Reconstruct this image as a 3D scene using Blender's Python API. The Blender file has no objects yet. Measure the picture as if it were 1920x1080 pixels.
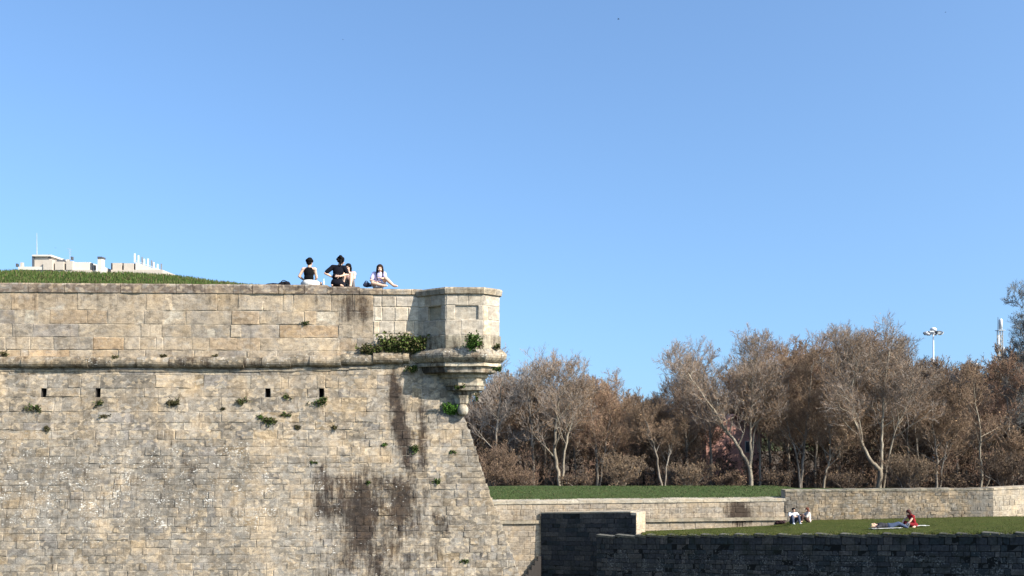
import bpy, math, random
from mathutils import Vector, Matrix, noise
R = math.radians
F, Y0H = 1690.0, 760.0            # focal length and horizon row of the 1920 px wide photograph
scene = bpy.context.scene
COL = scene.collection
def W(px, py, Y):
    return Vector(((px-960)/F*Y, Y, -(py-Y0H)/F*Y))
def lerp(a, b, t): return a+(b-a)*t
def clamp(x, a=0., b=1.): return max(a, min(b, x))
def sstep(a, b, x):
    t = clamp((x-a)/(b-a)); return t*t*(3-2*t)
def nz(x, y, z=0.): return noise.noise(Vector((x, y, z)))
def pw(x, pts):
    if x <= pts[0][0]: return pts[0][1]
    for (a, va), (b, vb) in zip(pts, pts[1:]):
        if x <= b: return lerp(va, vb, (x-a)/(b-a))
    return pts[-1][1]

# ------------------------------------------------------------------ object bookkeeping
def tag(o, label=None, cat=None, group=None, kind=None):
    if label: o['label'] = label
    if cat: o['category'] = cat
    if group: o['group'] = group
    if kind: o['kind'] = kind
    return o
def empty(name, loc, rz=0.):
    o = bpy.data.objects.new(name, None); COL.objects.link(o)
    o.location = loc; o.rotation_euler = (0, 0, rz); o.empty_display_size = .2
    return o
def copy_tree(o, parent=None):
    c = o.copy(); COL.objects.link(c)
    if parent: c.parent = parent
    for ch in list(o.children): copy_tree(ch, c)
    return c

class MB:
    """collects shapes and links them as one mesh object"""
    def __init__(s): s.v = []; s.f = []; s.m = []; s.c = []; s.w = []
    def vert(s, p, c=(1, 1, 1), w=(0, 0, 0)):
        s.v.append(tuple(p)); s.c.append(c); s.w.append(w); return len(s.v)-1
    def face(s, ids, m=0): s.f.append(tuple(ids)); s.m.append(m)
    def poly(s, pts, m=0, c=(1, 1, 1), w=(0, 0, 0)): s.face([s.vert(p, c, w) for p in pts], m)
    def box(s, lo, hi, m=0, M=None, c=(1, 1, 1), w=(0, 0, 0)):
        P = [Vector((x, y, z)) for z in (lo[2], hi[2]) for y in (lo[1], hi[1]) for x in (lo[0], hi[0])]
        if M: P = [M @ p for p in P]
        i = [s.vert(p, c, w) for p in P]
        for q in ((0, 2, 3, 1), (4, 5, 7, 6), (0, 1, 5, 4), (2, 6, 7, 3), (0, 4, 6, 2), (1, 3, 7, 5)): s.face([i[k] for k in q], m)
    def tube(s, pts, rad, n=6, m=0, c=(1, 1, 1), caps=False):
        rings = []
        prev = None
        for k, p in enumerate(pts):
            a = pts[max(0, k-1)]; b = pts[min(len(pts)-1, k+1)]
            t = (b-a)
            t = t.normalized() if t.length > 1e-9 else Vector((0, 0, 1))
            ref = prev if prev is not None else (Vector((1, 0, 0)) if abs(t.x) < .8 else Vector((0, 1, 0)))
            x = ref-t*ref.dot(t)
            if x.length < 1e-6: x = Vector((0, 1, 0))-t*t.y
            x.normalize(); y = t.cross(x); prev = x
            r = rad[k]
            ring = []
            for j in range(n):
                an = 2*math.pi*j/n
                ring.append(s.vert(p+x*(math.cos(an)*r)+y*(math.sin(an)*r), c))
            rings.append(ring)
        for A, B in zip(rings, rings[1:]):
            for j in range(n): s.face((A[j], A[(j+1) % n], B[(j+1) % n], B[j]), m)
        if caps: s.face(rings[0][::-1], m); s.face(rings[-1], m)
    def ell(s, c, rad, M=None, nu=12, nv=8, m=0):
        c = Vector(c)
        if not hasattr(rad, '__len__'): rad = (rad,)*3
        def P(th, ph):
            p = Vector((rad[0]*math.sin(th)*math.cos(ph), rad[1]*math.sin(th)*math.sin(ph), rad[2]*math.cos(th)))
            return c+(M @ p if M else p)
        top = s.vert(P(0, 0)); rings = []
        for i in range(1, nv): rings.append([s.vert(P(math.pi*i/nv, 2*math.pi*j/nu)) for j in range(nu)])
        bot = s.vert(P(math.pi, 0))
        for j in range(nu):
            s.face((top, rings[0][j], rings[0][(j+1) % nu]), m); s.face((bot, rings[-1][(j+1) % nu], rings[-1][j]), m)
        for A, B in zip(rings, rings[1:]):
            for j in range(nu): s.face((A[j], B[j], B[(j+1) % nu], A[(j+1) % nu]), m)
    def cap(s, p, q, r1, r2=None, n=12):
        p = Vector(p); q = Vector(q); r2 = r1 if r2 is None else r2
        s.tube([p, p.lerp(q, .5), q], [r1, (r1+r2)/2, r2], n, caps=True)
        s.ell(p, r1, nu=n, nv=8); s.ell(q, r2, nu=n, nv=8)
    def build(s, name, mats, parent=None, attrs=False, smooth=False):
        me = bpy.data.meshes.new(name)
        me.from_pydata(s.v, [], s.f)
        if not isinstance(mats, (list, tuple)): mats = [mats]
        for m in mats: me.materials.append(m)
        if any(s.m): me.polygons.foreach_set('material_index', s.m)
        if attrs:
            for nm, src in (('Col', s.c), ('WearShade', s.w)):
                a = me.color_attributes.new(nm, 'FLOAT_COLOR', 'POINT')
                flat = []
                for x in src: flat += (x[0], x[1], x[2], 1.)
                a.data.foreach_set('color', flat)
        if smooth: me.polygons.foreach_set('use_smooth', [True]*len(s.f))
        me.validate(); me.update()
        o = bpy.data.objects.new(name, me); COL.objects.link(o)
        if parent: o.parent = parent
        return o

# ------------------------------------------------------------------ materials
class NT:
    def __init__(s, name):
        s.mat = bpy.data.materials.new(name); s.mat.use_nodes = True
        s.t = s.mat.node_tree; s.n = s.t.nodes; s.b = s.n['Principled BSDF']
        s.b.inputs['Specular IOR Level'].default_value = .25
    def put(s, sock, v):
        if isinstance(v, bpy.types.NodeSocket): s.t.links.new(v, sock)
        elif hasattr(v, '__len__') and len(v) == 3 and sock.type == 'RGBA': sock.default_value = (*v, 1)
        else: sock.default_value = v
    def coord(s, scale=(1, 1, 1)):
        c = s.n.new('ShaderNodeTexCoord'); m = s.n.new('ShaderNodeMapping')
        s.t.links.new(c.outputs['Object'], m.inputs[0]); m.inputs['Scale'].default_value = scale
        return m.outputs[0]
    def noise(s, vec, scale, detail=5, rough=.6, dist=0.):
        n = s.n.new('ShaderNodeTexNoise'); s.t.links.new(vec, n.inputs['Vector'])
        n.inputs['Scale'].default_value = scale; n.inputs['Detail'].default_value = detail
        n.inputs['Roughness'].default_value = rough; n.inputs['Distortion'].default_value = dist
        return n.outputs['Fac']
    def voro(s, vec, scale):
        n = s.n.new('ShaderNodeTexVoronoi'); s.t.links.new(vec, n.inputs['Vector']); n.inputs['Scale'].default_value = scale
        return n.outputs['Distance'], n.outputs['Color']
    def math(s, op, a, b=0., clampv=False):
        n = s.n.new('ShaderNodeMath'); n.operation = op; n.use_clamp = clampv
        s.put(n.inputs[0], a); s.put(n.inputs[1], b); return n.outputs[0]
    def rng(s, v, a, b, c=0., d=1.):
        n = s.n.new('ShaderNodeMapRange'); n.interpolation_type = 'SMOOTHSTEP'
        s.put(n.inputs['Value'], v)
        for k, x in zip(('From Min', 'From Max', 'To Min', 'To Max'), (a, b, c, d)): s.put(n.inputs[k], x)
        return n.outputs[0]
    def mix(s, fac, a, b, mode='MIX'):
        n = s.n.new('ShaderNodeMix'); n.data_type = 'RGBA'; n.blend_type = mode
        s.put(n.inputs[0], fac); s.put(n.inputs[6], a); s.put(n.inputs[7], b); return n.outputs[2]
    def attr(s, name):
        n = s.n.new('ShaderNodeAttribute'); n.attribute_name = name; return n.outputs['Color']
    def sep(s, c):
        n = s.n.new('ShaderNodeSeparateColor'); s.t.links.new(c, n.inputs[0]); return n.outputs
    def bump(s, h, strength, dist):
        n = s.n.new('ShaderNodeBump'); s.t.links.new(h, n.inputs['Height'])
        n.inputs['Strength'].default_value = strength; n.inputs['Distance'].default_value = dist
        s.t.links.new(n.outputs[0], s.b.inputs['Normal'])
    def done(s, col, rough=.9):
        s.put(s.b.inputs['Base Color'], col); s.put(s.b.inputs['Roughness'], rough); return s.mat

def simple(name, col, rough=.8, var=.18, scale=12., metal=0.):
    t = NT(name); v = t.coord()
    n = t.noise(v, scale, 5)
    c = t.mix(n, tuple(x*(1-var) for x in col), tuple(min(1, x*(1+var)) for x in col))
    t.b.inputs['Metallic'].default_value = metal
    return t.done(c, rough)

def stone_mat(name, fine=1., speck=1., pale=(.64, .61, .55), dark=(.042, .033, .030), grey=(.155, .143, .125), facet=1., k=1., S=1.):
    t = NT(name); K = lambda *c: tuple(x*k for x in c)
    v = t.coord((S, S, 1.5*S)); v0 = t.coord((S, S, S)); vs = t.coord((1.9*S, 1.9*S, .16*S))
    col = t.attr('Col'); w = t.sep(t.attr('WearShade'))
    big = t.noise(v0, 1.3, 4, .6); mid = t.noise(v, 5., 6, .68, .4); fin = t.noise(v, 26., 5, .75); grit = t.noise(v0, 70., 3, .7)
    streak = t.noise(vs, 4.5, 7, .72, .5)
    c = t.mix(t.rng(mid, .28, .72), t.mix(1., col, (.62, .605, .59), 'MULTIPLY'), t.mix(1., col, (1.27, 1.255, 1.23), 'MULTIPLY'))
    # rough facets: small irregular patches of slightly different tone that run across the joints
    dist = t.n.new('ShaderNodeMix'); dist.data_type = 'RGBA'; dist.blend_type = 'LINEAR_LIGHT'; dist.inputs[0].default_value = .12
    nc = t.n.new('ShaderNodeTexNoise'); t.t.links.new(v0, nc.inputs['Vector']); nc.inputs['Scale'].default_value = 4.; nc.inputs['Detail'].default_value = 4.
    t.t.links.new(v, dist.inputs[6]); t.t.links.new(nc.outputs['Color'], dist.inputs[7])
    vd, vc = t.voro(dist.outputs[2], 9.)
    vs_ = t.sep(vc)
    fa = t.math('MULTIPLY', t.math('MULTIPLY', t.math('SUBTRACT', vs_[0], .5), .46), facet)
    fa = t.math('ADD', 1., fa)
    gf = t.n.new('ShaderNodeCombineColor')
    for k in range(3): t.t.links.new(fa, gf.inputs[k])
    c = t.mix(1., c, gf.outputs[0], 'MULTIPLY')
    c = t.mix(t.math('MULTIPLY', t.rng(vs_[1], .70, .9), .30*facet), c, K(.34, .262, .17))
    c = t.mix(t.math('MULTIPLY', t.rng(vs_[2], .74, .92), .42*facet), c, K(.15, .138, .12))
    c = t.mix(t.math('MULTIPLY', t.rng(big, .46, .74), .42), c, K(.30, .215, .125))
    c = t.mix(t.math('MULTIPLY', t.rng(t.noise(v0, 2.3, 5, .7), .48, .74), .5), c, K(.17, .155, .135))
    g = t.math('ADD', w[1], t.math('MULTIPLY', t.math('SUBTRACT', t.noise(v, 3.4, 7, .75, .3), .5), 1.7))
    c = t.mix(t.rng(g, .25, 1.05, 0, .85), c, grey)
    bt = t.rng(t.noise(v0, .5, 4, .6), .32, .68, .80, 1.14); gb = t.n.new('ShaderNodeCombineColor')
    for q in range(3): t.t.links.new(bt, gb.inputs[q])
    c = t.mix(1., c, gb.outputs[0], 'MULTIPLY')
    # fine grain
    gr = t.math('MULTIPLY', t.rng(fin, .25, .75, 1-.36*fine, 1+.28*fine), t.rng(grit, .3, .7, 1-.16*fine, 1+.14*fine))
    gg = t.n.new('ShaderNodeCombineColor')
    for k in range(3): t.t.links.new(gr, gg.inputs[k])
    c = t.mix(1., c, gg.outputs[0], 'MULTIPLY')
    # pits
    pit = t.rng(t.noise(v, 11., 4, .65), .655, .72)
    c = t.mix(t.math('MULTIPLY', pit, .7), c, K(.085, .07, .055))
    # dark run-off stains, plus shade painted through the same channel
    d = t.math('ADD', w[0], t.math('MULTIPLY', t.math('SUBTRACT', streak, .5), 1.6))
    d = t.math('ADD', d, t.math('MULTIPLY', t.math('SUBTRACT', fin, .5), 1.2))
    d = t.math('ADD', d, t.math('MULTIPLY', t.math('SUBTRACT', t.noise(v0, 2.6, 7, .75), .5), 1.3))
    c = t.mix(t.rng(d, .20, .84, 0, .97), c, t.mix(1., c, (.135, .112, .108), 'MULTIPLY'))
    # white lichen specks
    sp = t.math('ADD', t.math('MULTIPLY', t.noise(v, 17., 4, .7), .72), t.math('MULTIPLY', t.noise(v0, 3.1, 3, .6), .36))
    thr = t.math('SUBTRACT', .775, t.math('MULTIPLY', w[2], .245*speck))
    sf = t.rng(sp, thr, t.math('ADD', thr, .06))
    c = t.mix(t.math('MULTIPLY', sf, .75), c, pale)
    h = t.math('ADD', t.math('MULTIPLY', mid, .7), t.math('MULTIPLY', fin, .45))
    t.bump(h, .38, .03)
    return t.done(c, .93)

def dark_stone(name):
    t = NT(name); v = t.coord(); col = t.attr('Col'); w = t.sep(t.attr('WearShade'))
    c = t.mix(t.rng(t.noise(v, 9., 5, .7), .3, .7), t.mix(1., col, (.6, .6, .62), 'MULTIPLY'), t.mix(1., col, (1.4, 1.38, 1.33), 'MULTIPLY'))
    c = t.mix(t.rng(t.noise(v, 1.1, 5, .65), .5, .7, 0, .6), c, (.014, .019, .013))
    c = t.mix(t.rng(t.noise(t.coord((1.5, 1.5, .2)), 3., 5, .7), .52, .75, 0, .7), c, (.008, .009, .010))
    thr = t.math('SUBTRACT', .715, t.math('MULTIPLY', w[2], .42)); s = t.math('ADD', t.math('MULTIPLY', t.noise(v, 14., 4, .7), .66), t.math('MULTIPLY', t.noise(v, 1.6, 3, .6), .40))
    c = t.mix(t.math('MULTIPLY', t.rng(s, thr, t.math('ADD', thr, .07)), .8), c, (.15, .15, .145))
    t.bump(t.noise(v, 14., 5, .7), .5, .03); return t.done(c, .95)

def grass_mat(name, a, b, c3, scale=1.):
    t = NT(name); v = t.coord()
    n1 = t.noise(v, .55*scale, 5, .65); n2 = t.noise(v, 6*scale, 5, .7); n3 = t.noise(v, 40*scale, 3, .7)
    c = t.mix(t.rng(n1, .35, .65), a, b); c = t.mix(t.rng(n2, .48, .72, 0, .75), c, c3)
    c = t.mix(t.rng(t.noise(v, 1.3*scale, 6, .75), .55, .75, 0, .55), c, (a[0]*1.7+.008, a[1]*1.1, a[2]*1.6+.004))
    c = t.mix(t.rng(n3, .35, .75, 0, .5), c, tuple(x*.45 for x in a))
    t.bump(t.math('ADD', n2, n3), .8, .06); t.b.inputs['Specular IOR Level'].default_value = .04
    return t.done(c, .95)

def leaf_mat(name, cols, trans=.0):
    t = NT(name); col = t.attr('Col')
    v = t.coord(); n = t.noise(v, 3., 4)
    c = t.mix(n, t.mix(1., col, cols[0], 'MULTIPLY'), t.mix(1., col, cols[1], 'MULTIPLY')); t.b.inputs['Specular IOR Level'].default_value = .06
    return t.done(c, .85)

M = {}
M['wall'] = stone_mat('weathered_ashlar')
M['ashlar'] = stone_mat('parapet_ashlar', facet=.55, speck=.7)
M['clean'] = stone_mat('dressed_limestone', fine=.55, speck=.5, facet=.25)
M['far'] = stone_mat('pale_far_stone', fine=.6, speck=.4, facet=.4)
M['rubble'] = stone_mat('rubble_stone', fine=1.1, facet=.5)
M['shade_stone'] = dark_stone('mossy_stone_shade')  # mossy stone with the walls' deep shade put into its low base colour
M['hole'] = simple('recess_step_shade', (.045, .038, .034))  # shade of drain holes and steps put into a near-black colour
M['mound'] = grass_mat('mound_turf', (0.0300, 0.0568, 0.0115), (0.0444, 0.0684, 0.0166), (0.0780, 0.0696, 0.0288))
M['lawn'] = grass_mat('moat_lawn', (0.0538, 0.0703, 0.0156), (0.0691, 0.0778, 0.0216), (0.0960, 0.0815, 0.0336))
M['bank'] = grass_mat('bank_turf', (0.0484, 0.0743, 0.0250), (0.0593, 0.0834, 0.0299), (0.0780, 0.0778, 0.0416), .6)
M['moat'] = grass_mat('moat_floor_turf', (.06, .075, .03), (.08, .085, .04), (.1, .085, .05))
M['litter'] = grass_mat('leaf_litter', (.075, .055, .04), (.10, .072, .05), (.06, .065, .03))
M['blade'] = leaf_mat('grass_blades', ((.85, .85, .8), (1.25, 1.2, 1.1)))
M['leaf'] = leaf_mat('weed_leaves', ((.7, .7, .7), (1.3, 1.3, 1.2)))
M['twig'] = leaf_mat('winter_twigs', ((.75, .75, .75), (1.3, 1.25, 1.2)))
def bark_mat(name, a, b, c3):
    t = NT(name); v = t.coord((1, 1, .35))
    n = t.noise(v, 2.2, 6, .7, .5); n2 = t.noise(v, 9., 5, .7)
    c = t.mix(t.rng(n, .40, .60), a, b); c = t.mix(t.rng(n2, .52, .72, 0, .8), c, c3)
    t.bump(n2, .5, .03); return t.done(c, .9)
M['bark_pale'] = bark_mat('plane_tree_bark', (.255, .22, .165), (.16, .13, .095), (.09, .07, .052))
M['bark_grey'] = bark_mat('grey_bark', (.22, .19, .155), (.13, .105, .08), (.07, .055, .045))
# ------------------------------------------------------------------ masonry panels
def stone_block(mb, P, u0, u1, z0, z1, h, col, wear_shade, rng, cell=.17, gap=.003, bev=.022, rough=.009, dep=.011):
    """one block face with worn edges; P(u, z, h) places a point"""
    w = u1-u0; hh = z1-z0
    if w < .03 or hh < .03: return
    nu = max(1, int(round(w/cell))); nv = max(1, int(round(hh/cell)))
    b = min(bev, w*.2, hh*.2)
    us = [u0+gap]+[lerp(u0+gap+b, u1-gap-b, i/nu) for i in range(nu+1)]+[u1-gap]
    zs = [z0+gap]+[lerp(z0+gap+b, z1-gap-b, i/nv) for i in range(nv+1)]+[z1-gap]
    sd = rng.uniform(0, 99); ids = []
    tu, tz = rng.uniform(-.007, .007)/max(w, .2), rng.uniform(-.007, .007)/max(hh, .2)
    for j, z in enumerate(zs):
        row = []
        for i, u in enumerate(us):
            edge = i in (0, len(us)-1) or j in (0, len(zs)-1)
            du = nz(u*4, z*4, sd)*rough; dz = nz(u*4+7, z*4, sd)*rough
            d = -dep if edge else h+nz(u*3.1, z*3.1, sd)*rough*1.3+tu*(u-u0-w/2)+tz*(z-z0-hh/2)
            k = 1+nz(u*1.7, z*1.7, sd)*.10
            row.append(mb.vert(P(u+du, z+dz, d), tuple(x*k for x in col), wear_shade(u, z)))
        ids.append(row)
    for j in range(len(zs)-1):
        for i in range(len(us)-1):
            mb.face((ids[j][i], ids[j][i+1], ids[j+1][i+1], ids[j+1][i]))

def panel(mb, P, rows, ulo, uhi, palette, wear_shade, rng, holes=(), mortar=(.42, .37, .29), hvar=.010, quoin=0., dep=.011, rough=.009, kvar=(.88, 1.10)):
    """rows: (z0, z1, mean block width); ulo/uhi: functions of z; holes: (u0, u1, z0, z1) left open"""
    for ri, (z0, z1, mw) in enumerate(rows):
        zm = (z0+z1)/2; a, b = ulo(zm), uhi(zm)
        hs = sorted((h[0], h[1]) for h in holes if h[2] < zm < h[3])
        spans = []; cur = a
        for h0, h1 in hs:
            if h0 > cur: spans.append((cur, h0))
            cur = max(cur, h1)
        if cur < b: spans.append((cur, b))
        for s0, s1 in spans:
            n = max(1, int((s1-s0)/.6)); low = []; up = []
            for i in range(n+1):
                u = lerp(s0, s1, i/n)
                low.append(mb.vert(P(u, z0, -.010), mortar, wear_shade(u, z0))); up.append(mb.vert(P(u, z1, -.010), mortar, wear_shade(u, z1)))
            for i in range(n): mb.face((low[i], low[i+1], up[i+1], up[i]))
            u = s0-(rng.uniform(0, .6)*mw if s0 == a else 0)
            while u < s1-1e-4:
                w = mw*rng.choice((rng.uniform(.35, .8), rng.uniform(.7, 1.4), rng.uniform(.8, 1.9)))*(1+.7*nz(u*.35, z0*.6, 3.))
                if s1-(u+w) < mw*.4: w = s1-u
                c = rng.choices(palette, [p[3] for p in palette])[0]
                k = rng.uniform(*kvar)
                x0, x1 = max(u, s0), min(u+w, s1); Pk = P
                last = x1 >= s1-1e-4 and s1 == b
                ext = rng.uniform(-.3, 1)*quoin if last else 0
                if last and quoin:
                    Pk = lambda uu, z, h, x0=x0, x1=x1, zm=zm: P(uu+(uhi(z)-uhi(zm))*clamp((uu-x0)/max(.05, x1-x0)), z, h)
                stone_block(mb, Pk, x0, x1+ext, z0+rng.uniform(-.006, .006), z1+rng.uniform(-.006, .006),
                            rng.uniform(-.6, 1)*hvar, tuple(q*k for q in c[:3]), wear_shade, rng, dep=dep, rough=rough)
                u += w
def courses(z0, z1, h, mw, rng, var=.18):
    out = []; z = z0
    while z < z1-1e-4:
        hh = h*rng.uniform(1-var, 1+var)
        if z1-z-hh < h*.5: hh = z1-z
        out.append((z, z+hh, mw)); z += hh
    return out

# ------------------------------------------------------------------ the bastion
BY, TH, ZB = 26.4, R(3), -10.5
BP = W(785, Y0H, BY); DU = Vector((math.cos(TH), math.sin(TH), 0)); DN = Vector((math.sin(TH), -math.cos(TH), 0))
BATTER, ZC = .11, 1.18                        # the scarp leans back below ZC
def uz(px, py, v=0.):
    """pixel of the photograph -> (u, z) on the wall plane at distance v in front of it"""
    k = (px-960)/F; bx, by = BP.x+v*DN.x, BP.y+v*DN.y
    u = (k*by-bx)/(DU.x-k*DU.y); Y = by+u*DU.y
    return u, -(py-Y0H)/F*Y
def uzs(px, py):
    u, z = uz(px, py)
    for _ in range(6): u, z = uz(px, py, BATTER*max(0, ZC-z))
    return u, z
def L(u, v, z): return Vector((u, -v, z-ZB))
bastion = empty('stone_bastion', (BP.x, BP.y, ZB), TH)
tag(bastion, 'massive weathered stone bastion wall with round cordon and corner turret', 'fortification')

rngw = random.Random(11)
ULEFT = -17.5
def gauss(x, s): return math.exp(-(x/s)**2)
def px_of(u, z):
    v = BATTER*max(0, ZC-z)
    p = BP+DU*u+DN*v
    return 960+F*p.x/p.y, Y0H-F*z/p.y
def sbox(x, y, x0, x1, y0, y1, s=12., sy=None):
    sy = sy or s
    return sstep(x0-s, x0+s, x)*(1-sstep(x1-s, x1+s, x))*sstep(y0-sy, y0+sy, y)*(1-sstep(y1-sy, y1+sy, y))
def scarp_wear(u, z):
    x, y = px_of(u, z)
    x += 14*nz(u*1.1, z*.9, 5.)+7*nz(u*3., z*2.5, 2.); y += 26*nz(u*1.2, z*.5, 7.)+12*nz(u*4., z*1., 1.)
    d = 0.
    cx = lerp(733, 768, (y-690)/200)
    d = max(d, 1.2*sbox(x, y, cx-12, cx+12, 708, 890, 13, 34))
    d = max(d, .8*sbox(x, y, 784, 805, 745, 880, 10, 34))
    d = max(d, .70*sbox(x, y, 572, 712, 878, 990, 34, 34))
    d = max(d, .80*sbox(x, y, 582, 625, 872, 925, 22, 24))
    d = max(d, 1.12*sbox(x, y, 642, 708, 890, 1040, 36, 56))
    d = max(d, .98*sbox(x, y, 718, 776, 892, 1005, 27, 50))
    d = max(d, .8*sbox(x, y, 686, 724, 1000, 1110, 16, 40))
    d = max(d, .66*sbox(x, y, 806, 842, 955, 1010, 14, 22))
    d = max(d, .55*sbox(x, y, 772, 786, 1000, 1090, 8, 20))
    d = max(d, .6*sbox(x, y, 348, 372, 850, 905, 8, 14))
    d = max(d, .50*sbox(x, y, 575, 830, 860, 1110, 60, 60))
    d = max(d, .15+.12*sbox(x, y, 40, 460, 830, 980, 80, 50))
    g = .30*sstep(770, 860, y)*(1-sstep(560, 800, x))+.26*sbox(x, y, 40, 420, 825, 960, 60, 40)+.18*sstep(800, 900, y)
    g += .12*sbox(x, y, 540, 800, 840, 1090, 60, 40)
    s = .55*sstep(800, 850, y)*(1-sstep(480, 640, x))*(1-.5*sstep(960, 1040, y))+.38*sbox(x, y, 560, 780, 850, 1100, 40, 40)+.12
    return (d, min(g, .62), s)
def parapet_wear(u, z):
    x, y = px_of(u, z)
    d = .6*sbox(x, y, 634, 700, 552, 600, 14, 12)+.25*sbox(x, y, 640, 700, 590, 660, 14, 20)
    d = max(d, .5*sbox(x, y, 620, 634, 550, 590, 6, 12)); d = max(d, .38*sbox(x, y, 560, 700, 552, 575, 20, 8))
    d = max(d, .34*sbox(x, y, 0, 500, 552, 566, 30, 8)); d = max(d, .14)
    g = .12+.22*sbox(x, y, 545, 705, 560, 660, 40, 20)
    return (d, g, .22*sbox(x, y, 500, 700, 600, 670, 30, 20)+.08)
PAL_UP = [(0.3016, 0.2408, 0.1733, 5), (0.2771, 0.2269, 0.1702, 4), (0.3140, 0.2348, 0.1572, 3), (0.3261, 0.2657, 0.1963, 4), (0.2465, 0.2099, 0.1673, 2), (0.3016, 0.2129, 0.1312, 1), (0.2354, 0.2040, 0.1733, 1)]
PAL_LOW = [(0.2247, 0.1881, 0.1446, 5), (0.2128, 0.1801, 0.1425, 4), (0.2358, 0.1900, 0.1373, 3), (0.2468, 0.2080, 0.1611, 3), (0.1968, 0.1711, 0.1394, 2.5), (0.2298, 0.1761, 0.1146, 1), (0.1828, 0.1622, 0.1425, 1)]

# scarp: battered face; big ashlar below the cordon, small rough courses further down
edge_pts = []
for px, py in ((846, 700), (868, 780), (884, 820), (897, 860), (911, 905), (923, 940), (941, 985), (957, 1030), (976, 1085), (1010, 1180), (1060, 1330)):
    u, z = uzs(px, py); edge_pts.append((z, u))
edge_pts.sort()
def uedge(z): return pw(z, edge_pts)
def Ps(u, z, h):
    v = BATTER*max(0, ZC-z)
    return L(u, v+h, z)
zline = lambda py: uz(420, py)[1]
holes = []
for px in (82, 184, 502, 603):
    u, z1 = uzs(px, 728); _, z0 = uzs(px, 745)
    holes.append((u-.075, u+.075, z0, z1))
hz0 = sum(h[2] for h in holes)/4; hz1 = sum(h[3] for h in holes)/4
holes = [(a, b, hz0, hz1) for a, b, _, _ in holes]
zt = ZC+.06
rows = courses(ZB, zline(868), .20, .36, rngw, .32)+courses(zline(868), zline(792), .225, .46, rngw, .22)+courses(zline(792), hz0, .33, .62, rngw, .08)
rows += [(hz0, hz1, .62)]+courses(hz1, zt, .36, .72, rngw, .1)
mb = MB()
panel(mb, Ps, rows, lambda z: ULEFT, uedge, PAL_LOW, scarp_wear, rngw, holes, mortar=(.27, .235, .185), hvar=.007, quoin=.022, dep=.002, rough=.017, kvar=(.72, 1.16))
# the hidden flank that runs away from the salient corner
BD = Vector((-.52, .854, 0))                  # direction of the flank in (u, -v)
for z0, z1, mw in rows:
    u0, u1 = uedge(z0)-.03, uedge(z1)-.03
    a = Ps(u0, z0, -.02); b = Ps(u1, z1, -.02)
    for k in range(4):
        q = [a+BD*(3.*k), a+BD*(3.*k+3), b+BD*(3.*k+3), b+BD*(3.*k)]
        mb.poly(q, 0, (.42, .36, .27), (.15, .2, .2))
mb.build('scarp_wall', M['wall'], bastion, attrs=True)
for h in holes:
    hb = MB(); u0, u1, z0, z1 = h
    o = [Ps(u0, z0, -.02), Ps(u1, z0, -.02), Ps(u1, z1, -.02), Ps(u0, z1, -.02)]
    i = [p+Vector((0, .45, 0)) for p in o]
    for k in range(4): hb.poly([o[k], o[(k+1) % 4], i[(k+1) % 4], i[k]])
    hb.poly(i)
    hb.build('drain_hole', M['hole'], bastion)

# parapet
ztop = uz(420, 533)[1]; zcop = uz(420, 550)[1]; zpar0 = uz(420, 680)[1]
u_new = uz(700, 600)[0]
rngp = random.Random(5)
rows = courses(zpar0, zcop, .335, .72, rngp, .22)
mb = MB()
Pp = lambda u, z, h: L(u, h, z)
panel(mb, Pp, rows, lambda z: ULEFT, lambda z: u_new, PAL_UP, parapet_wear, rngp, mortar=(.36, .315, .25), hvar=.008, dep=.004, rough=.015, kvar=(.80, 1.12))
mb.box((ULEFT, .03, zpar0-ZB), (.6, .62, zcop-ZB), 0, None, (.42, .37, .29), (.15, .1, .1))
fl = Vector((.95, .55, 0)); fn = Vector((-.854, -.52, 0))   # parapet of the flank behind the turret
q = [fl, fl+BD*14, fl+BD*14+fn*.6, fl+fn*.6]
lo = [mb.vert(p+Vector((0, 0, zpar0-ZB)), (.40, .35, .28), (.15, .15, .1)) for p in q]; hi = [mb.vert(p+Vector((0, 0, ztop-.1-ZB)), (.34, .30, .24), (.2, .2, .1)) for p in q]
for k in range(4): mb.face((lo[k], lo[(k+1) % 4], hi[(k+1) % 4], hi[k]))
mb.face(hi); mb.face(lo[::-1])
mb.build('parapet', M['ashlar'], bastion, attrs=True)
# repaired stretch of cleaner ashlar beside the turret
PAL_NEW = [(0.4074, 0.3550, 0.2878, 4), (0.4355, 0.3760, 0.2953, 4), (0.3628, 0.3200, 0.2664, 2), (0.4355, 0.3550, 0.2589, 2)]
mb = MB()
rows = [(zpar0, uz(740, 627)[1], .5), (uz(740, 627)[1], uz(740, 602)[1], .55), (uz(740, 602)[1], uz(740, 576)[1], .42), (uz(740, 576)[1], zcop-.06, .40)]
panel(mb, Pp, rows, lambda z: u_new, lambda z: .12, PAL_NEW, lambda u, z: (.22 if z > 3.0 else .06, .05, .05), random.Random(3), mortar=(.36, .31, .25), hvar=.012)
mb.build('repaired_masonry', M['clean'], bastion, attrs=True)

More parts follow.
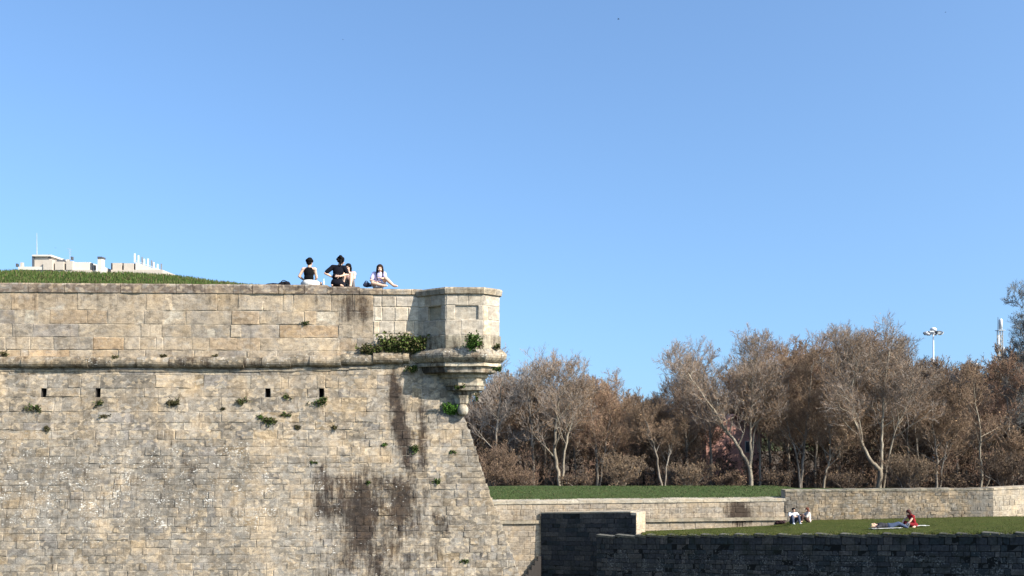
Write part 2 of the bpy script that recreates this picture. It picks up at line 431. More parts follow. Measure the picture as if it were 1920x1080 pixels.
# coping stones
rngc = random.Random(8); mb = MB(); u = ULEFT
def prism(mb, A, B, prof, col, wear_shade, nseg=3, jit=None):
    """extrude profile [(v, z)] from u=A to u=B"""
    ringp = []
    for i in range(nseg+1):
        uu = lerp(A, B, i/nseg)
        ringp.append([mb.vert(L(uu, v+nz(uu*2, z*3, 4)*.012, z+nz(uu*2, v*3, 9)*.010), tuple(c*(1+.08*nz(uu*3, z*4)) for c in col), wear_shade) for v, z in prof])
    n = len(prof)
    for a, b in zip(ringp, ringp[1:]):
        for j in range(n): mb.face((a[j], b[j], b[(j+1) % n], a[(j+1) % n]))
    mb.face(ringp[0]); mb.face(ringp[-1][::-1])
while u < .1:
    w = rngc.uniform(.55, 1.05); e = min(u+w, .12); k = rngc.uniform(.8, 1.1)
    zz = ztop-.05*sstep(-2.6, -1.6, e)-.06*sstep(-1.3, -.9, e)
    newer = u > u_new-.3
    col = (.25*k, .21*k, .165*k) if newer else (.165*k, .128*k, .100*k)
    dv = rngc.uniform(-.01, .012)
    prism(mb, u+.008, e-.008, [(-.62, zcop), (.035+dv, zcop), (.045+dv, zz-.04), (.02+dv, zz), (-.62, zz+.02)], col, (.22+rngc.uniform(-.1, .15), .28, .12))
    u = e
mb.build('coping', M['wall'], bastion, attrs=True)

# cordon: half-round string course in separate stones, lifting a little towards the turret
mb = MB(); rngk = random.Random(21); u = ULEFT; uend = uz(768, 670)[0]
def zcord(u): return uz(300, 679.5)[1]+pw(u, [(ULEFT, 0), (-5, 0), (-2.4, .05), (-1.2, .13), (.2, .18)])
while u < uend:
    w = rngk.uniform(.38, .95); e = min(u+w, uend); k = rngk.uniform(.7, 1.12); z = zcord((u+e)/2)
    rr = rngk.uniform(.145, .175); dv = rngk.uniform(-.03, .03); prof = [(-.02, z-rr)]
    for i in range(9):
        an = -math.pi/2+math.pi*i/8
        prof.append((.055+dv+math.cos(an)*rr, z+math.sin(an)*rr))
    prof.append((-.02, z+rr))
    prism(mb, u+.005, e-.005, prof, (.165*k, .138*k, .102*k), (.42+rngk.uniform(-.25, .2), .34, .55), 6)
    u = e
mb.build('cordon', M['wall'], bastion, attrs=True)
mb = MB(); u = ULEFT
while u < uend-.8:                             # thin fillet under it
    e = min(u+rngk.uniform(.5, 1.2), uend-.8); z = zcord((u+e)/2)-.165-.075; k = rngk.uniform(.85, 1.1)
    prism(mb, u, e-.006, [(-.02, z-.035), (.05, z-.03), (.06, z+.02), (-.02, z+.035)], (.27*k, .23*k, .18*k), (.25, .2, .1), 3)
    u = e
mb.build('fillet', M['wall'], bastion, attrs=True)

# ------------------------------------------------------------------ corner turret (cut-down bartizan)
def up(px, v): return uz(px, 600, v)[0]
A_, B_, C_, D_ = (-.02, 0.), (up(836, .80), .80), (up(906, .84), .84), (up(937, .30), .30)
POLY = [A_, B_, C_, D_, (D_[0]-.12, -.75), (.2, -.85)]
CC = (up(868, .30), .28)
def offs(poly, d):
    out = []; n = len(poly)
    for i in range(n):
        p0, p1, p2 = (Vector((*poly[(i+k) % n], 0)) for k in (-1, 0, 1))
        e1 = (p1-p0).normalized(); e2 = (p2-p1).normalized()
        n1 = Vector((-e1.y, e1.x, 0)); n2 = Vector((-e2.y, e2.x, 0)); m = (n1+n2)
        m = m/max(.35, m.length_squared/2)/1.
        q = p1+m*d*1.; out.append((q.x, q.y))
    return out
def scl(poly, k, c=None):
    c = c or CC
    return [(c[0]+(u-c[0])*k, c[1]+(v-c[1])*k) for u, v in poly]
def loft(mb, levels, col, wear_shade, caps=True, sub=4, jit=.008, side_shade=0.):
    """levels: [(polygon, z)] joined bottom to top with subdivided sides"""
    rings = []
    for poly, z in levels:
        ring = []; n = len(poly)
        for i in range(n):
            for s in range(sub):
                a, b = poly[i], poly[(i+1) % n]
                u, v = lerp(a[0], b[0], s/sub), lerp(a[1], b[1], s/sub)
                k = 1+.10*nz(u*2.3, v*2.3, z*2.3)
                ring.append(mb.vert(L(u+nz(u*4, v*4, z*4)*jit, v+nz(u*4+5, v*4, z*4)*jit, z+nz(u*4, v*4+5, z*4)*jit), tuple(c*k for c in col), (wear_shade[0]+side_shade*sstep(B_[0]+.15, B_[0]-.25, u), wear_shade[1], wear_shade[2])))
        rings.append(ring)
    for a, b in zip(rings, rings[1:]):
        for j in range(len(a)): mb.face((a[j], b[j], b[(j+1) % len(a)], a[(j+1) % len(a)]))
    if caps: mb.face(rings[0]); mb.face(rings[-1][::-1])
def zf(py): return uz(870, py, 1.0)[1]
turret = MB()
z_c0, z_top = zf(549.5), zf(537)
rngt = random.Random(17)
zr = [zf(y) for y in (657, 627, 598, 571, 549.5)]
def face_panel(a, b, holes_px, row_w, seed):
    a = Vector((*a, 0)); b = Vector((*b, 0)); e = (b-a); Ln = e.length; e.normalize(); n = Vector((-e.y, e.x, 0))
    def P(u, z, h):
        q = a+e*u+n*h
        return L(q.x, q.y, z)
    hs = [(h0*Ln, h1*Ln, zr[2], zr[3]) for h0, h1 in holes_px]
    rws = [(zr[i], zr[i+1], row_w*Ln) for i in range(1, 4)]
    wear_shade = lambda u, z: (.10+.1*sstep(zr[3], zr[4], z), .02, .02)
    panel(turret, P, rws, lambda z: 0., lambda z: Ln, PAL_NEW, wear_shade, random.Random(seed), hs, mortar=(.36, .31, .25), hvar=.006)
    lw = lambda u, z: (.42, .35, .35)
    panel(turret, lambda u, z, h: P(u, z, h+.035), [(zr[0], zr[1], .6*Ln)], lambda z: -.02, lambda z: Ln+.02, [(.34, .30, .225, 1), (.30, .265, .20, 1)], lw, random.Random(seed+1), mortar=(.3, .27, .22))
    out = []
    for (u0, u1, z0, z1) in hs:
        nb = MB(); dpt = .14 if seed == 31 else .05; bk = .45 if seed == 31 else 1.  # left window's back is darkened in colour to deepen its shade
        o = [P(u0, z0, -.016), P(u1, z0, -.016), P(u1, z1, -.016), P(u0, z1, -.016)]
        i = [P(u0, z0, -dpt), P(u1, z0, -dpt), P(u1, z1, -dpt), P(u0, z1, -dpt)]
        for k in range(4): nb.poly([o[k], o[(k+1) % 4], i[(k+1) % 4], i[k]], 0, (.42, .37, .285), (.08, 0, 0))
        nb.poly(i, 0, (.385*bk, .345*bk, .285*bk), (.14, .05, 0)); out.append(nb)
    return out
niches = face_panel(A_, B_, [(.36, .82)], .52, 31)+face_panel(B_, C_, [(.25, .86)], .48, 32)+face_panel(C_, D_, [], .7, 33)
loft(turret, [(offs(POLY, -.10), zr[0]), (offs(POLY, -.10), z_c0)], (.34, .3, .23), (.1, .1, 0), False, 1, 0)
tur = turret.build('corner_turret', M['clean'], bastion, attrs=True)
for nb in niches: nb.build('blind_window', M['clean'], tur, attrs=True)
mb = MB()
loft(mb, [(offs(POLY, .0), z_c0-.002), (offs(POLY, .055), z_c0+.004), (offs(POLY, .075), z_top-.05), (offs(POLY, .045), z_top), (offs(POLY, -.3), z_top+.01)], (.31, .265, .20), (.30, .2, .15), True, 6)
mb.build('turret_cornice', M['wall'], tur, attrs=True)
# corbel: torus rim, fillet, two tiers, bracket, pendant ball
zz = zf
RIMP = offs(POLY, .07)
def torus_levels(base, d0, d1, za, zb, n=7):
    return [(offs(base, d0+(d1-d0)*math.sin(math.pi*i/(n-1))), lerp(za, zb, i/(n-1))) for i in range(n)]
def part(name, levels, col, wear_shade, sub=6):
    m = MB(); loft(m, levels, col, wear_shade, True, sub, .012, .0 if name == 'rim_moulding' else .35); m.build(name, M['wall'], tur, attrs=True)  # left-hand corbel sides get painted shade, darker in colour
part('rim_moulding', torus_levels(POLY, .06, .20, zz(678), zz(653)), (.26, .228, .178), (.42, .40, .65))
C2 = (CC[0]+.22, CC[1]-.04)
part('rim_fillet', [(offs(POLY, -.02), zz(686)), (offs(POLY, .035), zz(685.5)), (offs(POLY, .04), zz(681)), (offs(POLY, .0), zz(678))], (.40, .35, .27), (.1, .1, .2))
part('upper_corbel', [(scl(POLY, .84), zz(699)), (scl(POLY, .90), zz(697)), (scl(POLY, .915), zz(690)), (scl(POLY, .92), zz(686))], (.255, .222, .172), (.42, .32, .3))
part('middle_corbel', [(scl(POLY, .44, C2), zz(724)), (scl(POLY, .50, C2), zz(722)), (scl(POLY, .52, C2), zz(709)), (scl(POLY, .60, C2), zz(706)), (scl(POLY, .60, C2), zz(699))], (.30, .255, .19), (.32, .15, .2))
part('lower_corbel', [(scl(POLY, .26, C2), zz(741)), (scl(POLY, .29, C2), zz(739)), (scl(POLY, .31, C2), zz(733)), (scl(POLY, .46, C2), zz(731)), (scl(POLY, .46, C2), zz(724))], (.21, .188, .145), (.52, .3, .2))
CB = scl(POLY, 1.)
part('bracket', [(scl(POLY, .10), zz(760)), (scl(POLY, .17), zz(756)), (scl(POLY, .19), zz(746)), (scl(POLY, .24), zz(741))], (.30, .27, .215), (.3, .3, .2))
mb = MB()
bc = L(CC[0], CC[1]+.02, zf(769)); mb.ell(bc, (.16, .16, .18), None, 20, 14)
mb.c = [(.32, .29, .235)]*len(mb.v); mb.w = [(.25, .3, .2)]*len(mb.v)
mb.build('pendant_ball', M['wall'], tur, attrs=True, smooth=True)
# ------------------------------------------------------------------ ground sheets
def sheet(name, cols, mat, kind='structure', attrs=False):
    """cols: list of columns of points"""
    mb = MB(); ids = [[mb.vert(p) for p in c] for c in cols]
    for a, b in zip(ids, ids[1:]):
        for j in range(len(a)-1): mb.face((a[j], b[j], b[j+1], a[j+1]))
    o = mb.build(name, mat, None, smooth=True); o['kind'] = kind
    return o
g = MB()
g.poly([(-3000, -600, -11.2), (3000, -600, -11.2), (3000, 6000, -11.2), (-3000, 6000, -11.2)])
g.build('ground', M['moat'])['kind'] = 'structure'

# turf mound on top of the bastion
def mound_h(x, y):
    """height of the turf behind the parapet at world x, y"""
    px = 960+F*x/max(y, 20.)
    top = pw(px, [(-900, 509), (60, 509), (150, 511), (300, 513), (360, 521), (420, 528), (470, 533), (520, 536), (620, 547), (1000, 560)])
    zc = -(top-Y0H)/F*30.5
    rel = (Vector((x, y, 0))-BP).dot(-DN)          # metres behind the wall line
    t = sstep(.62, 5.2, rel)
    return lerp(ztop-.02, max(zc, ztop-.25), t)+.05*nz(x*.8, y*.8)+.03*nz(x*2.5, y*2.5)-.15*sstep(7, 14, rel)*(rel-7)*.2
cols = []
for i in range(110):
    c = []
    for rel in (.60, .9, 1.3, 1.8, 2.4, 3, 3.6, 4.2, 4.8, 5.4, 6.2, 7.5, 10, 14, 20):
        u = lerp(ULEFT, .55-.61*rel, i/109)
        p = BP+DU*u-DN*rel
        c.append((p.x, p.y, mound_h(p.x, p.y)))
    cols.append(c)
# keep the turf inside the flank of the bastion
cols2 = []
for c in cols: cols2.append(c)
sheet('bastion_turf', cols2, M['mound'])

def blades(name, spots, cols, hr, wr, seed, lean=.35, nb=4, label=None):
    rng = random.Random(seed); mb = MB()
    for (x, y, z) in spots:
        for _ in range(nb):
            a = rng.uniform(0, 6.283); h = rng.uniform(*hr); w = rng.uniform(*wr); ox, oy = rng.gauss(0, .05), rng.gauss(0, .05)
            la = rng.uniform(0, 6.283); lx, ly = math.cos(la)*lean*h*rng.random(), math.sin(la)*lean*h*rng.random()
            c = rng.choice(cols); k = rng.uniform(.75, 1.25); c = tuple(q*k for q in c)
            b = Vector((x+ox, y+oy, z-.02)); dx, dy = math.cos(a)*w, math.sin(a)*w
            i = [mb.vert(b+Vector((-dx, -dy, 0)), c), mb.vert(b+Vector((dx, dy, 0)), c), mb.vert(b+Vector((lx*.5+dx*.5, ly*.5+dy*.5, h*.6)), c), mb.vert(b+Vector((lx, ly, h)), c)]
            mb.face((i[0], i[1], i[2])); mb.face((i[0], i[2], i[3]))
    o = mb.build(name, M['blade'], None, attrs=True)
    o['kind'] = 'stuff'
    return o
GR = [(0.0429, 0.0764, 0.0187), (0.0557, 0.0855, 0.0242), (0.0360, 0.0627, 0.0176), (0.0684, 0.0787, 0.0308), (0.0974, 0.0855, 0.0451)]
rg = random.Random(2); sp = []
for _ in range(9500):
    u = rg.uniform(-16.5, -2.6); rel = .66+5.2*rg.random()**1.2
    p = BP+DU*u-DN*rel
    dens = sstep(-2.6, -5.5, u) if False else clamp((-2.4-u)/2.5)
    if rg.random() > .25+.75*dens: continue
    sp.append((p.x, p.y, mound_h(p.x, p.y)))
blades('bastion_grass', sp, GR, (.04, .13), (.008, .02), 4)

# ------------------------------------------------------------------ pale retaining wall, brick-like rubble wall, lit return wall
def line_panel(A, B):
    A = Vector((A.x, A.y, 0)); B = Vector((B.x, B.y, 0)); e = B-A; Ln = e.length; e.normalize(); n = Vector((e.y, -e.x, 0))
    return A, e, n, Ln
def wall_thing(name, label, cat, A, B, parts_fn):
    a, e, n, Ln = line_panel(A, B)
    root = empty(name, (a.x, a.y, -11.), math.atan2(e.y, e.x)); tag(root, label, cat)
    P = lambda u, z, h: Vector((u, -h, z+11.))
    parts_fn(root, P, Ln); return root
ZPT = -5.1
PAL_FAR = [(0.2855, 0.2358, 0.1800, 5), (0.2648, 0.2218, 0.1745, 4), (0.3053, 0.2508, 0.1893, 3), (0.2397, 0.2068, 0.1698, 2)]
def pale_parts(root, P, Ln):
    rng = random.Random(41); mb = MB()
    pass
    def wear_shade(u, z):
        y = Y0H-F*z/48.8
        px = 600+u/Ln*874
        d = .12+1.15*math.exp(-((px-1381-(y-960)*.15)/23)**2-((y-963)/27)**2)  # the bell-shaped term paints an upright cast shadow into the wall colour
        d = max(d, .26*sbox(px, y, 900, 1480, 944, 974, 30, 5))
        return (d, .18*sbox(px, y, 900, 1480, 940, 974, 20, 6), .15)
    rows = courses(-11., -6.30, .30, .62, rng)+courses(-6.12, ZPT-.16, .29, .6, rng)
    panel(mb, P, rows, lambda z: 0., lambda z: Ln, PAL_FAR, wear_shade, rng, mortar=(.33, .28, .215), hvar=.012)
    mb.box((0, .02, 0), (Ln, .9, ZPT-.17+11), 0, None, (.4, .36, .3))
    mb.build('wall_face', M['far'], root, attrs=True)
    mb = MB(); u = 0
    while u < Ln:
        w = rng.uniform(.7, 1.3); e = min(u+w, Ln); k = rng.uniform(.92, 1.08)
        mb.box((u+.006, -.05, ZPT-.16+11), (e-.006, .95, ZPT+11+rng.uniform(-.01, .01)), 0, None, (.34*k, .30*k, .235*k), (.05, .02, .1)); u = e
    mb.build('coping', M['far'], root, attrs=True)
    mb = MB(); u = 0
    while u < Ln:
        w = rng.uniform(.7, 1.3); e = min(u+w, Ln); k = rng.uniform(.92, 1.08)
        mb.box((u+.004, -.12, -6.29+11), (e-.004, .02, -6.13+11), 0, None, (.26*k, .225*k, .17*k), (.15, .1, .1)); u = e
    mb.build('string_course', M['far'], root, attrs=True)
PA, PB = W(600, 940, 46.9), W(1474, 934, 49.5)
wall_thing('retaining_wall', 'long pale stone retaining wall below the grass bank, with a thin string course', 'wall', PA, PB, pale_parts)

def wall_Y0(px):
    k = (px-960)/F; t = (k*PA.y-PA.x)/((PB.x-PA.x)-k*(PB.y-PA.y)); return PA.y+t*(PB.y-PA.y)
PAL_RUB = [(0.152, 0.120, 0.084, 4), (0.133, 0.111, 0.081, 4), (0.118, 0.101, 0.081, 3), (0.174, 0.138, 0.096, 3), (0.102, 0.090, 0.072, 2), (0.158, 0.117, 0.070, 1)]
RA, RB = W(1472, 921, wall_Y0(1472)-.04), W(1862, 914, 50.4)
def rub_parts(root, P, Ln):
    rng = random.Random(43); mb = MB()
    wear_shade = lambda u, z: (.22+.2*sstep(1.6, 0, u)+.12*nz(u*.9, z), .30+.3*sstep(1.8, .2, u)+.45*sstep(Ln-1.8, Ln-.9, u), .30)
    panel(mb, P, courses(-8., -4.72, .20, .32, rng, .25), lambda z: 0., lambda z: Ln, PAL_RUB, wear_shade, rng, mortar=(.14, .12, .095), hvar=.014, dep=.006, rough=.014)
    mb.box((0, .02, 0), (Ln, .6, -4.74+11), 0, None, (.32, .28, .22), (.2, .3, .2))
    mb.build('wall_face', M['rubble'], root, attrs=True)
    mb = MB(); u = 0
    while u < Ln:
        w = rng.uniform(.35, .8); e = min(u+w, Ln); k = rng.uniform(.7, 1.1)
        mb.box((u, -.03, -4.74+11), (e-.01, .62, -4.65+11+rng.uniform(-.02, .02)), 0, None, (.20*k, .18*k, .135*k), (.3, .4, .1)); u = e
    mb.build('capping', M['rubble'], root, attrs=True)
wall_thing('rubble_wall', 'brown rubble stone wall behind the people on the lawn', 'wall', RA, RB, rub_parts)
LA = RB.copy(); LB = W(2330, 905, 59.)
def lit_parts(root, P, Ln):
    rng = random.Random(45); mb = MB()
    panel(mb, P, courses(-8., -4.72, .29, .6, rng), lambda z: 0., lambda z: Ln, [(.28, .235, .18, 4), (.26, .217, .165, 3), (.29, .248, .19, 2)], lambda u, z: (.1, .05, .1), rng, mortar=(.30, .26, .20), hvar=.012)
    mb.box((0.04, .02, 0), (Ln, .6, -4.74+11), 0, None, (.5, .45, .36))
    mb.build('wall_face', M['far'], root, attrs=True)
    mb = MB(); u = 0
    while u < Ln:
        e = min(u+rng.uniform(.6, 1.), Ln)
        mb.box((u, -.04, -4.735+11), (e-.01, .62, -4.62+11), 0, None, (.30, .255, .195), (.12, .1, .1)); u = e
    mb.build('capping', M['far'], root, attrs=True)
wall_thing('ashlar_wall', 'bright sunlit ashlar wall at the right end of the brown rubble wall', 'wall', LA, LB, lit_parts)

def wall_Y(px):
    def hit(A, B):
        k = (px-960)/F; t = (k*A.y-A.x)/((B.x-A.x)-k*(B.y-A.y)); return A.y+t*(B.y-A.y)
    if px < 1473: return hit(PA, PB)
    if px < 1862: return hit(RA, RB)
    return hit(LA, LB)
# plateau behind the walls
def plateau_z(x, y, px, yw):
    base = lerp(ZPT-.03, -4.92, sstep(1462, 1476, px))
    crest = lerp(-5.0, -5.16, sstep(1440, 1500, px))
    t = sstep(yw, 54, y); z = lerp(base, crest, t)
    z = lerp(z, -6.7, sstep(55.5, 66, y)); z = lerp(z, -8.6, sstep(66, 130, y))
    return z+.04*nz(x*.5, y*.5)*sstep(yw+.2, yw+1.5, y)
cols = []
for i in range(270):
    px = lerp(610, 2300, i/269); yw = wall_Y(px); c = []
    for y in (yw+.45, yw+.9, yw+1.6, yw+2.6, 52.8, 53.6, 54.4, 55.2, 56.5, 58, 60, 63, 66, 72, 80, 95, 130, 170):
        if c and y <= c[-1][1]: y = c[-1][1]+.05
        x = (px-960)/F*y; c.append((x, y, plateau_z(x, y, px, yw)))
    cols.append(c)
sheet('grass_bank', [c[:9] for c in cols], M['bank'])
sheet('woodland_floor', [c[8:] for c in cols], M['litter'])
rg = random.Random(6); sp = []
for _ in range(7000):
    px = rg.uniform(890, 1480); yw = wall_Y(px); y = yw+.5+rg.random()**1.3*6.8; x = (px-960)/F*y
    sp.append((x, y, plateau_z(x, y, px, yw)))
for _ in range(500):
    px = rg.uniform(1480, 1925); yw = wall_Y(px); y = yw+.7+rg.random()*3; x = (px-960)/F*y
    sp.append((x, y, plateau_z(x, y, px, yw)))
blades('bank_grass', sp, [(0.0515, 0.0793, 0.0274), (0.0624, 0.0884, 0.0326), (0.0406, 0.0651, 0.0240), (0.0858, 0.0814, 0.0429)], (.03, .10), (.010, .024), 8, nb=3)

# ------------------------------------------------------------------ dark retaining wall of the lawn, dark block with steps
DW = Vector((.80, -.60, 0)); NW = Vector((-.60, -.80, 0))
WA = W(1118, 1003, 43.2)
def hit_line(A, D, px):
    k = (px-960)/F; t = (k*A.y-A.x)/(D.x-k*D.y); return t, A.y+t*D.y
LW = hit_line(WA, DW, 2300)[0]
def wtop(u):                                    # height of the lawn's edge along the dark wall
    p = WA+DW*u; px = 960+F*p.x/p.y
    return -(pw(px, [(1100, 1003.5), (1400, 1002.5), (1930, 1000), (2100, 999)])-Y0H)/F*p.y
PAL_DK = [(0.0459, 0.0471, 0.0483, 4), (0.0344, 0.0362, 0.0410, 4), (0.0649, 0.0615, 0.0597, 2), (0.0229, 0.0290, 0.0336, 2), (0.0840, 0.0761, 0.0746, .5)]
def dark_parts(root, P, Ln):
    rng = random.Random(51); mb = MB()
    Pd = lambda u, z, h: P(u, z+wtop(u)+1.0, h)   # courses follow the gently rising edge
    wear_shade = lambda u, z: (.2+.2*nz(u*.6, z*.9), .34, (.30*sstep(-1.25, -1.9, z)+.06))
    panel(mb, Pd, courses(-8.5, -1.12, .2, .38, rng, .25), lambda z: 0., lambda z: Ln, PAL_DK, wear_shade, rng, mortar=(.005, .006, .007), hvar=.02, dep=.014)
    mb.build('wall_face', M['shade_stone'], root, attrs=True)
    mb = MB(); u = 0
    while u < Ln:
        e = min(u+rng.uniform(.5, 1.1), Ln); z = wtop((u+e)/2); k = rng.uniform(.7, 1.2)
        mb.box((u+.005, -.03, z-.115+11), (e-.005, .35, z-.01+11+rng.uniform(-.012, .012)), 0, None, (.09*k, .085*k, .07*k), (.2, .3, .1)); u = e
    mb.build('edge_stone', M['shade_stone'], root, attrs=True)
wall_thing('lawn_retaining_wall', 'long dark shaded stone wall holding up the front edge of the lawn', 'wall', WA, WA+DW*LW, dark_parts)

# block: a parapet, its face coloured dark to deepen its shade, with a sunlit right-hand end and steps on its left
YFA = wall_Y(1014)-.16
FA = W(1014, 963, YFA)
DB = Vector((.818, -.5752, 0))
t_end, yend = hit_line(FA, DB, 1193)
def dblock(root, P, Ln):
    zt0, zt1 = -(963-Y0H)/F*YFA, -(961.5-Y0H)/F*yend
    rng = random.Random(53); mb = MB()
    zt = lambda u: lerp(zt0, zt1, u/Ln)
    Pd = lambda u, z, h: P(u, z+zt(u), h)
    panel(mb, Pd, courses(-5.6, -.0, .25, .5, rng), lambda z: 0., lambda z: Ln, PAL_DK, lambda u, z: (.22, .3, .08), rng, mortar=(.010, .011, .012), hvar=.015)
    H = 11
    # body behind the face, plain end on the left
    q = [(0, .02), (Ln, .02), (Ln, .98), (Ln-.3, .98)]
    zs = [zt(0)-.01, zt(Ln)-.01, zt(Ln)-.01, zt(Ln)-.01]
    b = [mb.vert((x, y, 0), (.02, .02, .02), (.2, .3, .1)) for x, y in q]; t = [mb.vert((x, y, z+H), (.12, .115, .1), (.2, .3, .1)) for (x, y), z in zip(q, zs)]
    mb.face(t); mb.face((b[0], b[3], t[3], t[0])); mb.face((b[3], b[2], t[2], t[3]))
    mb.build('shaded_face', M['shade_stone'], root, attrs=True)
    mb = MB()                                    # sunlit end pier
    Pe = lambda u, z, h: Vector((Ln+.012+h, u, z+H))
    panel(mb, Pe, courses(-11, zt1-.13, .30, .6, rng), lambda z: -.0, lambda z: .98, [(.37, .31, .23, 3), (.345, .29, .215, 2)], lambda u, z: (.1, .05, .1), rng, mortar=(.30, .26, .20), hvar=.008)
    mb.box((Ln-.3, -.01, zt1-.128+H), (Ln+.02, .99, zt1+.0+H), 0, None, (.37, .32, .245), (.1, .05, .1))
    mb.build('end_pier', M['far'], root, attrs=True)
    mb = MB()                                    # thin pale coping along the top edge
    n = 8
    for i in range(n):
        u0, u1 = (Ln-.3)*i/n, (Ln-.3)*(i+1)/n-.008
        za, zb = zt(u0), zt(u1)
        c = (.28, .245, .19); w = (.12, .1, .1)
        d0, d1 = .1+.9*u0/Ln, .1+.9*u1/Ln; pts = [(u0, -.03, za-.002), (u1, -.03, zb-.002), (u1, d1, zb-.002), (u0, d0, za-.002)]
        lo = [mb.vert((x, y, z+H), c, w) for x, y, z in pts]; hi = [mb.vert((x, y, z+.07+H), c, w) for x, y, z in pts]
        mb.face(hi); mb.face(lo[::-1])
        for k in range(4): mb.face((lo[k], lo[(k+1) % 4], hi[(k+1) % 4], hi[k]))
    mb.build('coping', M['far'], root, attrs=True)
    zs0 = -(1042-Y0H)/F*YFA
    for i in range(9):                           # steps going down to the left, coloured near-black to imitate shade
        mb = MB(); mb.box((-.17*(i+1), -.16, 0), (-.17*i-.003, .02, zs0-.24*i+H), 0, Matrix.Rotation(math.atan2((PB-PA).y, (PB-PA).x)-math.atan2(DB.y, DB.x), 4, 'Z'), (.02, .021, .022), (.2, .3, 0))
        mb.build('step', M['hole'], root, attrs=True)
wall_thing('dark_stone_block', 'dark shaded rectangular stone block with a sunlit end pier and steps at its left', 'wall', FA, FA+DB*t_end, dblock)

# ------------------------------------------------------------------ lawn
def lawn_z(px, s):
    """s = 0 at the front edge, 1 at the back walls"""
    t, yf = hit_line(WA, DW, px); zf_ = wtop(t)-.015
    if px < 1200:
        yb = min(hit_line(FA, DB, px)[1]-.02, 1e9); zb = zf_
    else:
        yb = wall_Y(px)-.02
        by = pw(px, [(1200, 996), (1215, 995.5), (1330, 990.5), (1440, 985.5), (1470, 982), (1482, 976), (1600, 974), (1860, 968.5), (2300, 966)])
        zb = -(by-Y0H)/F*yb
    y = lerp(yf+.33, yb, s)
    z = lerp(zf_, zb, s)+.05*math.sin(s*math.pi)*nz(px*.02, s*3)+.03*math.sin(s*math.pi)*nz(px*.07, s*9)
    return Vector(((px-960)/F*y, y, z))
cols = []
pxs = [1204+i*6 for i in range(181)]
for px in pxs: cols.append([lawn_z(px, s/14) for s in range(15)])
sheet('lawn', cols, M['lawn'])
def lawn_at(px, py):
    best = None
    for i in range(401):
        p = lawn_z(px, i/400); e = abs(Y0H-F*p.z/p.y-py)
        if best is None or e < best[0]: best = (e, p)
    return best[1]
rg = random.Random(9); sp = []
for _ in range(5200):
    px = rg.uniform(1205, 1930); s = rg.random()**1.6; p = lawn_z(px, s); sp.append(tuple(p))
for _ in range(1700):
    px = rg.uniform(1206, 1930); p = lawn_z(px, 0); p = p+Vector((NW.x, NW.y, 0))*rg.uniform(.1, .36); sp.append((p.x, p.y, p.z+.0))
for _ in range(1500):
    px = rg.uniform(1480, 1925); p = lawn_z(px, rg.uniform(.975, .998)); sp.append((p.x, p.y-.05, p.z))
blades('lawn_grass', sp, [(0.0608, 0.0783, 0.0180), (0.0755, 0.0865, 0.0252), (0.0474, 0.0640, 0.0168), (0.0960, 0.0847, 0.0360)], (.02, .065), (.008, .018), 10, nb=3)
